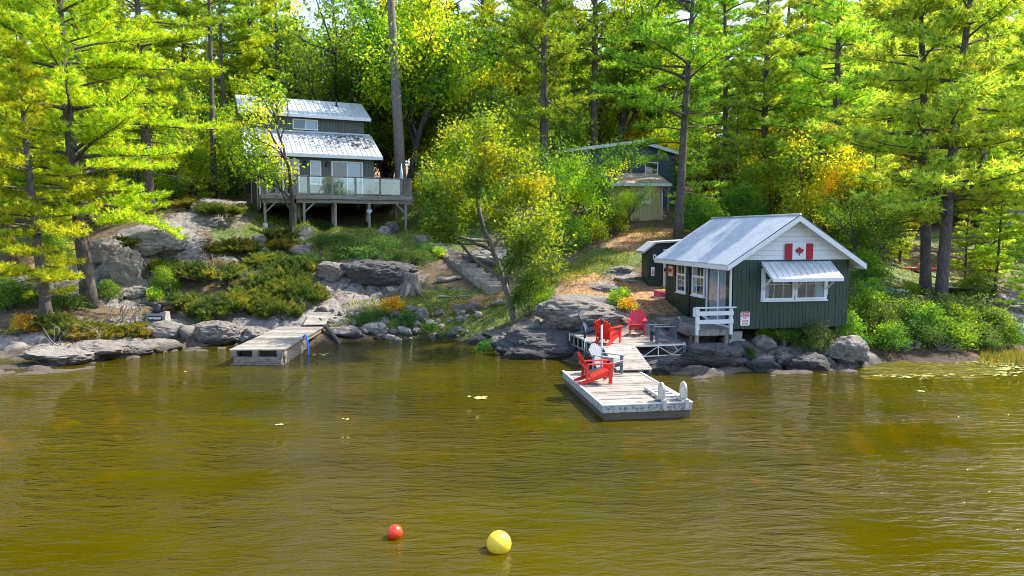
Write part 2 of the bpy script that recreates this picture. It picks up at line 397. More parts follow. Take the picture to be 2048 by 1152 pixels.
def ground_h(x, y, fine=True):
    x = np.asarray(x, float); y = np.asarray(y, float)
    z = base_h(x, y); w = zones(x, y); rk = np.clip(w[0], 0, 1.2)
    near = np.clip(1.4-np.abs(y-32)/60, .2, 1)
    z = z+.12*fbm(x*.45, y*.45, 4, 3)*near
    if fine:
        # stepped ledges and joints of the bedrock
        q = fbm(x*.35+.2*y, y*.9, 4, 21)
        led = np.abs(fbm(x*.33, y*.55, 3, 5)); crk = np.exp(-(led/.035)**2)
        crk2 = np.exp(-(np.abs(fbm(x*.5+9, y*.28+4, 2, 15))/.03)**2)
        st = .42; zs = z+.25*q; s = zs/st; f = s-np.floor(s); step = (np.floor(s)+np.clip((f-.35)/.3, 0, 1))*st
        z = z+rk*(.55*(step-z)+.16*fbm(x*1.6, y*1.6, 4, 9)-.22*np.maximum(crk, crk2))
        z = z+(1-np.clip(rk, 0, 1))*.05*fbm(x*2.2, y*2.2, 3, 31)
    return z
def gh(x, y, fine=True): return float(ground_h(np.array([x]), np.array([y]), fine)[0])
def on(px, py, d, fine=True):
    """a spot on the ground at distance d in the direction of the picture point"""
    p = at_d(px, py, d); return Vector((p.x, p.y, gh(p.x, p.y, fine)))

def groundmat():
    t = NT('hillside'); g = t.add('ShaderNodeNewGeometry'); pos = g.outputs['Position']
    a = t.add('ShaderNodeAttribute', attribute_name='col'); sp = t.add('ShaderNodeSeparateColor'); t.link(a.outputs['Color'], sp.inputs[0])
    n1 = t.noise(pos, 1.1, 8, .65, .5); n2 = t.noise(pos, 5, 8, .72); n3 = t.noise(pos, 24, 5, .7)
    soil = t.ramp(n2, [(.3, (.045, .032, .02)), (.5, (.1, .07, .04)), (.62, (.16, .11, .055)), (.75, (.06, .075, .02))])
    lit = t.ramp(n2, [(.3, (.12, .06, .028)), (.5, (.3, .165, .08)), (.65, (.42, .26, .14)), (.8, (.2, .12, .06))])
    lit = t.mix(t.ramp(n3, [(.5, 0.0), (.7, .5)]), lit, (.5, .36, .22))
    gr = t.ramp(n2, [(.3, (.03, .055, .012)), (.5, (.075, .12, .02)), (.62, (.15, .19, .03)), (.78, (.26, .22, .07))])
    rk = t.ramp(n2, [(.25, (.055, .052, .052)), (.42, (.13, .122, .122)), (.55, (.2, .187, .185)), (.75, (.29, .27, .26))])
    rk = t.mix(t.ramp(n1, [(.46, 0.0), (.7, .65)]), rk, (.27, .21, .16))
    rk = t.mix(t.ramp(n3, [(.56, 0.0), (.66, .65)]), rk, (.3, .31, .28))
    vo = t.add('ShaderNodeTexVoronoi', feature='DISTANCE_TO_EDGE', Scale=.5)
    nz = t.add('ShaderNodeTexNoise', Scale=1.2, Detail=5); t.link(pos, nz.inputs['Vector'])
    wv = t.add('ShaderNodeVectorMath', operation='ADD'); t.link(pos, wv.inputs[0]); t.link(nz.outputs['Color'], wv.inputs[1]); t.link(wv.outputs[0], vo.inputs['Vector'])
    crack = t.math('MAXIMUM', t.ramp(vo.outputs['Distance'], [(0, 0.0), (.012, 1.0)]), t.ramp(n1, [(.46, 0.0), (.52, 1.0)]))
    rk = t.mix(t.math('SUBTRACT', 1.0, crack), rk, (.035, .03, .028))
    def edge(ch): return t.ramp(t.math('ADD', sp.outputs[ch], t.math('MULTIPLY', t.math('SUBTRACT', n2, .5), 1.1)), [(.4, 0.0), (.56, 1.0)])
    c = t.mix(edge(1), soil, gr); c = t.mix(edge(2), c, lit); ek = edge(0); c = t.mix(ek, c, rk)
    sx = t.add('ShaderNodeSeparateXYZ'); t.link(pos, sx.inputs[0])
    z = t.math('ADD', sx.outputs['Z'], t.math('MULTIPLY', n1, -.3))
    c = t.mix(t.ramp(z, [(.04, 1.0), (.2, 0.0)]), c, t.mix(1.0, c, (.4, .35, .3), 'MULTIPLY'))
    mr = t.add('ShaderNodeMapRange'); mr.inputs[1].default_value = -.05; mr.inputs[2].default_value = -1.3; t.link(sx.outputs['Z'], mr.inputs[0])
    bed = t.ramp(n1, [(.4, (.03, .025, .012)), (.52, (.1, .07, .02)), (.62, (.5, .3, .06))])
    md = t.add('ShaderNodeMapRange'); md.inputs[1].default_value = -1.4; md.inputs[2].default_value = -2.4; t.link(sx.outputs['Z'], md.inputs[0]); bed = t.mix(md.outputs[0], bed, (.16, .115, .02))
    c = t.mix(t.ramp(sx.outputs['Z'], [(0, 0.0)]) if False else mr.outputs[0], c, bed)
    h = t.math('ADD', t.math('MULTIPLY', n2, .6), t.math('MULTIPLY', t.math('MULTIPLY', crack, ek), .5))
    h = t.math('ADD', h, t.math('MULTIPLY', n3, .3))
    t.pbr(c, .9, 0, t.bump(h, .8, .09)); return t.m

def build_ground():
    xs = np.concatenate([np.linspace(-420, -60, 40)[:-1], np.linspace(-60, -24, 100)[:-1], np.linspace(-24, 24, 330)[:-1], np.linspace(24, 60, 100)[:-1], np.linspace(60, 420, 40)])
    ys = np.concatenate([np.linspace(-60, 12, 20)[:-1], np.linspace(12, 20, 28)[:-1], np.linspace(20, 40, 190)[:-1], np.linspace(40, 62, 110)[:-1], np.linspace(62, 120, 60)[:-1], np.linspace(120, 700, 30)])
    X, Y = np.meshgrid(xs, ys); Z = ground_h(X, Y); w = zones(X, Y)
    gx = np.gradient(Z, xs, axis=1); gy = np.gradient(Z, ys, axis=0); slope = np.hypot(gx, gy)
    w[0] = w[0]+np.clip((slope-.9)*1.2, 0, .8)*(Y < 60)
    w[1] += .25*(fbm(X*.2, Y*.2, 3, 77) > .1); far = Y > 60; w[2][far] += .5
    n = len(xs); m = len(ys)
    V = np.c_[X.ravel(), Y.ravel(), Z.ravel()]
    i = np.arange(m-1)[:, None]*n+np.arange(n-1)[None]
    F = np.stack([i, i+1, i+n+1, i+n], -1).reshape(-1, 4)
    C = np.stack([np.clip(k, 0, 1).ravel() for k in w], -1)
    o = part('ground', np_mesh('ground', V, F, C, True), groundmat()); o['kind'] = 'structure'
    o['label'] = 'rocky hillside sloping down to the lake'

def watermat():
    t = NT('lake_water'); g = t.add('ShaderNodeNewGeometry'); pos = g.outputs['Position']
    def mp(sx, sy, rz):
        m = t.add('ShaderNodeMapping'); m.inputs['Scale'].default_value = (sx, sy, 1); m.inputs['Rotation'].default_value = (0, 0, R(rz))
        t.link(pos, m.inputs['Vector']); return m.outputs[0]
    a = t.noise(mp(1.45, 3.9, 9), 1, 3, .55, .5)
    b = t.noise(mp(3.2, 9.5, -10), 1, 3, .6, .3)
    c = t.noise(mp(.28, .5, 20), 1, 2, .5)
    amp = t.ramp(c, [(.34, .25), (.66, 1.3)])
    h = t.math('ADD', t.math('POWER', a, 1.8), t.math('MULTIPLY', b, .3))
    h = t.math('MULTIPLY', h, amp)
    nrm = t.bump(h, 1.0, WAVE)
    body = t.ramp(t.noise(mp(.09, .16, 0), 1, 4, .6), [(.3, (.038, .035, .0001)), (.7, (.078, .068, .0001))])
    d = t.add('ShaderNodeBsdfDiffuse'); t.link(body, d.inputs[0])
    tr = t.add('ShaderNodeBsdfTransparent'); tr.inputs[0].default_value = (.85, .6, .08, 1)
    m = t.add('ShaderNodeMixShader', Fac=.68); t.link(tr.outputs[0], m.inputs[1]); t.link(d.outputs[0], m.inputs[2])
    gl = t.add('ShaderNodeBsdfGlossy', Roughness=.012); t.link(nrm, gl.inputs['Normal'])
    fr = t.add('ShaderNodeFresnel', IOR=1.33); t.link(nrm, fr.inputs['Normal'])
    m2 = t.add('ShaderNodeMixShader'); t.link(fr.outputs[0], m2.inputs[0]); t.link(m.outputs[0], m2.inputs[1]); t.link(gl.outputs[0], m2.inputs[2])
    t.link(m2.outputs[0], t.out.inputs['Surface']); return t.m
WAVE = .088
def build_water():
    mb = MB(); mb.add([(-420, -60, 0), (420, -60, 0), (420, 60, 0), (-420, 60, 0)], [(0, 1, 2, 3)])
    o = part('water', mb, watermat()); o['kind'] = 'structure'; o['label'] = 'olive green lake water with small ripples'

# ---------------------------------------------------------------- foliage kit
def unit(a): return a/np.maximum(np.linalg.norm(a, axis=-1, keepdims=True), 1e-6)
def needles(rs, P, D, col, L=.17, w=.022, nb=7, spread=.75):
    """tufts of thin needle blades at points P pointing along D; col per tuft"""
    n = len(P)
    d = np.repeat(D, nb, 0)+rs.normal(0, spread, (n*nb, 3)); d[:, 2] += .15; d = unit(d)
    s = unit(np.cross(d, rs.normal(0, 1, (n*nb, 3))))
    l = L*rs.uniform(.65, 1.25, (n*nb, 1)); p = np.repeat(P, nb, 0)
    V = np.stack([p-s*w*.5, p+s*w*.5, p+d*l], 1).reshape(-1, 3)
    F = np.arange(len(V)).reshape(-1, 3)
    c = np.repeat(np.repeat(col, nb, 0)*rs.uniform(.8, 1.2, (n*nb, 1)), 3, 0)
    return V, F, c
def leaves(rs, P, col, size=.11, up=.6, droop=.3):
    n = len(P); nrm = rs.normal(0, .6, (n, 3)); nrm[:, 2] += up; nrm = unit(nrm)
    a = unit(np.cross(nrm, rs.normal(0, 1, (n, 3)))); b = np.cross(nrm, a)
    s = size*rs.uniform(.6, 1.3, (n, 1))
    V = np.stack([P-a*s*.55, P-b*s*.36+nrm*s*.08, P+a*s*.6-nrm*s*droop*.5, P+b*s*.36+nrm*s*.08], 1).reshape(-1, 3)
    return V, np.arange(len(V)).reshape(-1, 4), np.repeat(col, 4, 0)
def pick(rs, n, cols, wts, jit=.18):
    c = np.array(cols)[rs.choice(len(cols), n, p=np.array(wts)/sum(wts))]
    return np.clip(c*rs.uniform(1-jit, 1+jit, (n, 1))*rs.uniform(.93, 1.07, (n, 3)), 0, .95)

def pine_meshes(seed, H, r0, cb, RR, cols, wts, density=1.0, gap=.62, taper=1.25, lean=(0, 0), dead=5, low=1.0, extra=(), tuft=.17, nb=7, asym=None, nw=.036):
    """white pine: trunk with whorled limbs (mesh 1), needle plumes on the outer limbs (mesh 2)"""
    rs = np.random.RandomState(seed); mb = MB(); pts = []; rad = []
    bx, by = rs.uniform(-.25, .25, 2)
    def axis(h):
        k = h/H; return Vector((lean[0]*k+bx*math.sin(k*3.1), lean[1]*k+by*math.sin(k*2.6), h))
    for i in range(15):
        k = i/14; pts.append(axis(k*H)-Vector((0, 0, .35 if i == 0 else 0))); rad.append(max(.02, r0*(1-k)**.8*(1.25 if i == 0 else 1)))
    mb.tube(pts, rad, 10)
    P = []; D = []
    def limb(h, az, L, el0, el1, fol=True, rr=None):
        o = axis(h); n = 7; q = [o]; d = Vector((math.cos(az), math.sin(az), 0)); a = az
        for i in range(n):
            k = i/(n-1); el = el0*(1-k)**1.3+el1*k**1.5-.12*math.sin(k*3.1); a += rs.uniform(-.13, .13)
            q.append(q[-1]+Vector((math.cos(a)*math.cos(el), math.sin(a)*math.cos(el), math.sin(el)))*(L/n))
        r = rr or max(.014, .018*L)
        mb.tube(q, [max(.007, r*(1-i/n*.9)) for i in range(n+1)], 5, False)
        if not fol: 
            for _ in range(3):
                i = rs.randint(3, n); s = q[i]; dd = (q[i]-q[i-1]).normalized()+Vector(rs.normal(0, .6, 3)); mb.tube([s, s+dd.normalized()*L*.25], [.008, .004], 4, False)
            return
        start = .3 if L > 1.6 else .1; m = max(3, int(L*(1-start)/.115*density))
        for j in range(m):
            k = start+(1-start)*(j+rs.uniform(0, 1))/m; f = k*n; i = min(int(f), n-1); p = q[i].lerp(q[i+1], f-i); dd = (q[i+1]-q[i]).normalized()
            side = Vector((0, 0, 1)).cross(dd); side = side.normalized() if side.length > .01 else Vector((1, 0, 0))
            bl = min(1.15, .3*L+.2)*(1.12-.75*k)*rs.uniform(.5, 1.15)
            for sg in (-1, 1):
                b = (side*sg*rs.uniform(.5, 1.0)+dd*rs.uniform(.4, 1.0)+Vector((0, 0, rs.uniform(-.1, .6)))).normalized()
                nt = max(2, int(bl/.125))
                for t in range(nt):
                    tt = (t+1)/nt; P.append(p+b*bl*tt+Vector((0, 0, .1*bl*tt*tt))); D.append(b)
        for t in range(3): P.append(q[-1]-(q[-1]-q[-2])*.2*t); D.append((q[-1]-q[-2]).normalized())
    h = cb*H
    az0 = rs.uniform(0, 6.28)
    while h < H*.985:
        k = (h-cb*H)/(H*(1-cb)); nb_ = rs.randint(3, 6) if k < .8 else 4
        for j in range(nb_):
            if rs.rand() > (low if k < .25 else .93): continue
            az = az0+j*6.28/nb_+rs.uniform(-.35, .35)
            L = RR*max(.06, (1-k**taper))*rs.uniform(.45, 1.2)*(.7+.3*min(1, k*5))
            if asym is not None: L *= max(.25, 1+asym[1]*math.cos(az-asym[0]))
            nz = vnoise(np.array([az*1.1+50]), np.array([h*.55+seed]), seed)[0]
            if nz < .3: L *= .45
            limb(h+rs.uniform(-.4, .4)*gap, az, L, .12+.75*k*k+rs.uniform(-.3, .3), .2+.4*k+rs.uniform(-.15, .2))
        az0 += 2.2; h += gap*rs.uniform(.75, 1.25)*(1 if k < .75 else .7)
    for _ in range(dead):
        limb(H*rs.uniform(max(.1, cb*.35), cb+.12), rs.uniform(0, 6.28), RR*rs.uniform(.25, .6), rs.uniform(-.15, .15), -.1, False)
    for (hh, az, L, e0, e1) in extra: limb(hh, az, L, e0, e1)
    t = axis(H); P += [t, t+Vector((0, 0, .12))]; D += [Vector((0, 0, 1))]*2
    P = np.array([tuple(p) for p in P]); D = np.array([tuple(p) for p in D])
    keep = fbm(P[:, 0]*.9+seed, P[:, 1]*.9+P[:, 2]*.7, 2, seed) > -.55
    P = P[keep]; D = D[keep]
    # yellowing old needles come in patches
    c = pick(rs, len(P), cols, wts)
    V, F, C = needles(rs, P, D, c, tuft, nw, nb)
    return mb.mesh('trunk'), np_mesh('crown', V, F, C)

def broad_meshes(seed, H, r0, cols, wts, nleaf=9000, lsize=.12, spread=1.0, stems=1, first=.3, lean=(0, 0), levels=4, up=.55, cl=.32, ytop=0, bound=None):
    """broadleaf tree: branching skeleton (mesh 1), leaves in sprays round the twigs (mesh 2)"""
    rs = np.random.RandomState(seed); mb = MB(); tips = []
    def grow(p, d, L, r, lev):
        n = 5; q = [p]; dd = d
        for i in range(n):
            dd = (dd+Vector(rs.normal(0, .11 if lev == 0 else .17, 3))+Vector((0, 0, .05 if lev else .02))).normalized(); q.append(q[-1]+dd*L/n)
        e = r*.6 if lev < levels-1 else .004
        if bound and lev and not bound(q[-1]): return
        mb.tube(q, [r+(e-r)*i/n for i in range(n+1)], 8 if lev == 0 else 5 if lev < 3 else 4, False)
        if lev >= levels-1:
            for i in range(1, n+1): tips.append(q[i])
            return
        if lev >= levels-2: tips.extend(q[2:])
        k = 3 if lev == 0 else rs.randint(3, 5)
        for j in range(k+1 if lev else k+3):
            f = rs.uniform(first if lev == 0 else .3, 1)*n; i = min(int(f), n-1); s = q[i].lerp(q[i+1], f-i)
            t = (q[i+1]-q[i]).normalized(); ax = Vector(rs.normal(0, 1, 3)).cross(t).normalized()
            an = rs.uniform(.45, 1.0)*spread
            c = (t*math.cos(an)+ax*math.sin(an)+Vector((0, 0, .12))).normalized()
            grow(s, c, L*rs.uniform(.48, .72), r*rs.uniform(.38, .55), lev+1)
        grow(q[-1], dd, L*.6, e, lev+1)
    for s in range(stems):
        a = s*6.28/stems+rs.uniform(0, 1)
        d = Vector((lean[0]+(.28*math.cos(a) if stems > 1 else 0), lean[1]+(.28*math.sin(a) if stems > 1 else 0), 1)).normalized()
        grow(Vector((.08*math.cos(a)*(stems > 1), .08*math.sin(a)*(stems > 1), -.3)), d, H*.5, r0/(stems**.45), 0)
    T = np.array([tuple(p) for p in tips]); idx = rs.randint(0, len(T), nleaf)
    P = T[idx]+rs.normal(0, cl, (nleaf, 3))*np.array([1, 1, .7])
    P = P[P[:, 2] > .25]
    if bound: P = P[[bound(p) for p in P]]
    # neighbouring sprays share a tone, as turning foliage does
    g = fbm(P[:, 0]*.55+seed*3, P[:, 1]*.55+P[:, 2]*.8, 3, seed+5)+ytop*(P[:, 2]/H-.62)
    rank = np.clip((g+.6)/1.2, 0, .999)
    cw = np.cumsum(np.array(wts)/sum(wts)); ci = np.searchsorted(cw, np.clip(rank+rs.normal(0, .07, len(P)), 0, .999))
    C = np.array(cols)[np.clip(ci, 0, len(cols)-1)]*rs.uniform(.78, 1.22, (len(P), 1))
    V, F, C = leaves(rs, P, np.clip(C, 0, .95), lsize, up)
    return mb.mesh('trunk'), np_mesh('crown', V, F, C)

def shrub_meshes(seed, w, d, h, cols, wts, n=2600, size=.08, kind='leaf', stems=9, hollow=.45):
    rs = np.random.RandomState(seed); mb = MB(); nc = max(10, int((26 if kind == 'leaf' else 16)*w*d**.5)); P = []; D = []
    for i in range(nc):
        a = rs.uniform(0, 6.28); r = math.sqrt(rs.uniform(0, 1)); x = r*w/2*math.cos(a); y = r*d/2*math.sin(a)
        z = h*math.sqrt(max(.05, 1-r*r))*rs.uniform(hollow, 1.15)
        k = n//nc; q = rs.normal(0, 1, (k, 3))*np.array([.17*w**.5, .17*d**.5, .15*h**.5])*(.75 if kind == 'leaf' else .8)+np.array([x, y, z])
        if kind == 'leaf': P.append(q); o = q-np.array([x, y, z-.25]); D.append(unit(o+np.array([x/w*.5, y/d*.5, .25])))
        else:      # feathery fronds that spray outward from each clump
            for _ in range(5):
                fd = unit(np.array([x/w+rs.normal(0, .45), y/d+rs.normal(0, .45), rs.uniform(.15, .7)])); fl = rs.uniform(.3, .75)*max(.6, h); m_ = max(4, k//5); tt = rs.uniform(0, 1, (m_, 1))
                P.append(np.array([x*.8, y*.8, z*.55])+fd*fl*tt+rs.normal(0, .055, (m_, 3))*(1.15-tt)); D.append(np.tile(fd, (m_, 1)))
        if i < stems*2:
            b = Vector((x*.25, y*.25, -.12)); mb.tube([b, Vector((x*.6, y*.6, z*.55)), Vector((x, y, z)), Vector((x*1.12, y*1.12, z*1.12+.04))], [.02, .013, .008, .003], 5, False)
    P = np.concatenate(P); D = np.concatenate(D); ok = P[:, 2] > .02; P = P[ok]; D = D[ok]
    g = fbm(P[:, 0]*1.3+seed, P[:, 1]*1.3+P[:, 2]*1.5, 3, seed+2); cw = np.cumsum(np.array(wts)/sum(wts))
    ci = np.searchsorted(cw, np.clip((g+.6)/1.2+rs.normal(0, .12, len(P)), 0, .999))
    C = np.clip(np.array(cols)[np.clip(ci, 0, len(cols)-1)]*rs.uniform(.78, 1.22, (len(P), 1)), 0, .95)
    V, F, C = leaves(rs, P, C, size, .4) if kind == 'leaf' else needles(rs, P, D, C, size*1.5, .022, 5, .6)
    return mb.mesh('stems'), np_mesh('foliage', V, F, C)

def plant(name, label, cat, meshes, loc, mats, rz=0, group=None, names=('trunk', 'crown')):
    t = thing(name, label, cat, loc, rz, group)
    part(names[0], meshes[0], mats[0], t); part(names[1], meshes[1], mats[1], t); return t

def rock_mesh(seed, size, cuts=7, sub=4, rough=.24, strata=.3, boxy=.8):
    rs = np.random.RandomState(seed); bm = bmesh.new(); bmesh.ops.create_icosphere(bm, subdivisions=sub, radius=1)
    pl = [(Vector(unit(rs.normal(0, 1, 3))), rs.uniform(.6, .95)) for _ in range(cuts+6)]
    off = Vector(rs.uniform(0, 50, 3)); ax = Vector((rs.normal(0, .35), rs.normal(0, .35), 1)).normalized(); kk = rs.uniform(2.2, 4)
    for v in bm.verts:
        p = v.co.copy(); p = Vector([math.copysign(abs(c)**boxy, c) for c in p])*.9
        for n, d in pl:
            e = p.dot(n)-d
            if e > 0: p -= n*e*.97
        p += v.co*rough*(mnoise.fractal(p*1.5+off, .9, 2.1, 4)*.7)
        s = p.dot(ax)*kk+.35*mnoise.noise(p*2+off); f = s-math.floor(s)
        p += v.co*strata*(.07*(f-.5) if f < .85 else .07*(.35-(f-.85)*4.6))
        p += v.co*(.05*mnoise.noise(p*6+off)+.03*mnoise.noise(p*14+off))
        v.co = Vector((p.x*size[0]/2, p.y*size[1]/2, p.z*size[2]/2))
    me = bpy.data.meshes.new('rock'); bm.to_mesh(me); bm.free()
    me.polygons.foreach_set('use_smooth', [True]*len(me.polygons)); return me
def rock(name, label, cat, seed, px, py, d, size, mat='rock', rz=0, sink=.35, group=None, z=None, cuts=7):
    me = rock_mesh(seed, size, cuts, 6 if size[0] > 2.2 else 5 if size[0] > 1 else 4); p = at_d(px, py, d)
    o = part(name, me, mat); o.location = (p.x, p.y, (gh(p.x, p.y) if z is None else z)+size[2]*(.5-sink)); o.rotation_euler = (0, 0, rz)
    return tag(o, label, cat, group)
# ---------------------------------------------------------------- shared fittings
def sash(parent, o, ux, uy, nrm, w, h, cols, rows, pane='glass', back='dark', fw=.075, frame='white', split=None, name='window', sill=True, curtain=None):
    """framed window on a wall: o lower-left corner, ux/uy in-plane axes, nrm outward"""
    o, ux, uy, nrm = Vector(o), Vector(ux), Vector(uy), Vector(nrm); f = MB()
    def bar(x0, y0, x1, y1, d0, d1):
        c = o+ux*(x0+x1)/2+uy*(y0+y1)/2+nrm*(d0+d1)/2
        f.box(c, (x1-x0, y1-y0, d1-d0), Matrix((ux, uy, nrm)).transposed())
    bar(-fw, -fw, 0, h+fw, .0, .06); bar(w, -fw, w+fw, h+fw, .0, .06); bar(0, h, w, h+fw, .0, .058); bar(0, -fw, w, 0, .0, .058)
    if sill: bar(-fw-.04, -fw-.05, w+fw+.04, -fw-.001, .0, .1)
    secs = [(0, h, cols, rows)] if split is None else [(0, h*split, cols, rows), (h*split, h, max(2, cols), 1)]
    if split is not None: bar(0, h*split-.04, w, h*split+.04, .012, .056)
    for (a, b, cc, rr) in secs:
        for i in range(1, cc): bar(w*i/cc-.009, a+.001, w*i/cc+.009, b-.001, .02, .03)
        for j in range(1, rr): bar(.001, a+(b-a)*j/rr-.009, w-.001, a+(b-a)*j/rr+.009, .0205, .0295)
    fr = part(name, f, frame, parent)
    def sheet(d, x0, x1, y0=0, y1=h):
        m = MB(); p = [o+ux*x0+uy*y0+nrm*d, o+ux*x1+uy*y0+nrm*d, o+ux*x1+uy*y1+nrm*d, o+ux*x0+uy*y1+nrm*d]
        return m.add(p, [(0, 1, 2, 3)])
    part('backing_sheet', sheet(.004, 0, w), back, fr)  # flat sheet behind the glass; its default dark colour paints the unlit room
    if curtain:
        m = MB()
        for a, b in curtain:
            n = max(6, int((b-a)*w/.02)); vs = []
            for i in range(n+1):
                x = w*(a+(b-a)*i/n); d = .0095+.004*math.sin(x*55)+.001*math.sin(x*131)
                vs += [o+ux*x+nrm*d, o+ux*x+uy*h+nrm*d]
            m.add(vs, [(2*i, 2*i+2, 2*i+3, 2*i+1) for i in range(n)], True)
        part('curtain', m, 'curtain', fr)
    part('pane', sheet(.018, 0, w), pane, fr); return fr

LEAF = [(0, 1), (.1, .78), (.24, .86), (.2, .48), (.42, .7), (.48, .56), (.78, .58), (.68, .4), (.84, .3), (.48, .02), (.55, -.14), (.06, -.08), (.09, -.55),
        (-.09, -.55), (-.06, -.08), (-.55, -.14), (-.48, .02), (-.84, .3), (-.68, .4), (-.78, .58), (-.48, .56), (-.42, .7), (-.2, .48), (-.24, .86), (-.1, .78)]
def flag(label, parent_loc, rz, w, h, wave, name='flag', leaf=.36, cat='flag'):
    """red-white-red flag in the local xz plane facing -y, centre at the thing's origin"""
    t = thing(name, label, cat, parent_loc, rz)
    def cloth(x0, x1, y):
        m = MB(); n = 14; vs = []
        for i in range(n+1):
            x = x0+(x1-x0)*i/n; d = wave*math.sin(x/w*9+.6)*(.4+abs(x/w))
            for z, q in ((-h/2, 1.0), (h/2, .5)): vs += [(x, y+d*q-.012, z-.03*wave*30*(x/w)**2*(q > .9)), (x, y+d*q, z-.03*wave*30*(x/w)**2*(q > .9))]
        fs = []
        for i in range(n):
            a = i*4; b = a+4
            fs += [(a, b, b+2, a+2), (a+1, a+3, b+3, b+1), (a, a+1, b+1, b), (a+2, b+2, b+3, a+3)]
        fs += [(0, 2, 3, 1), (n*4, n*4+1, n*4+3, n*4+2)]
        return m.add(vs, fs)
    part('red_band', cloth(-w/2, -w*.245, 0), 'flagred', t); part('red_band', cloth(w*.245, w/2, 0), 'flagred', t)
    part('white_field', cloth(-w*.245, w*.245, 0), 'flagwhite', t)
    m = MB(); s = leaf*h
    m.prism([(x*s, y*s) for x, y in LEAF], .01, (0, -.03, -.06*h), (1, 0, 0), (0, 0, 1)); part('maple_leaf', m, 'flagred', t); return t

def text_mesh(s, size, name='lettering'):
    cu = bpy.data.curves.new(name, 'FONT'); cu.body = s; cu.size = size; cu.align_x = 'CENTER'; cu.align_y = 'CENTER'; cu.extrude = .002; cu.offset = size*.012
    o = bpy.data.objects.new(name, cu); COL.objects.link(o); bpy.context.view_layer.update()
    me = bpy.data.meshes.new_from_object(o.evaluated_get(bpy.context.evaluated_depsgraph_get())); bpy.data.objects.remove(o); bpy.data.curves.remove(cu)
    return me

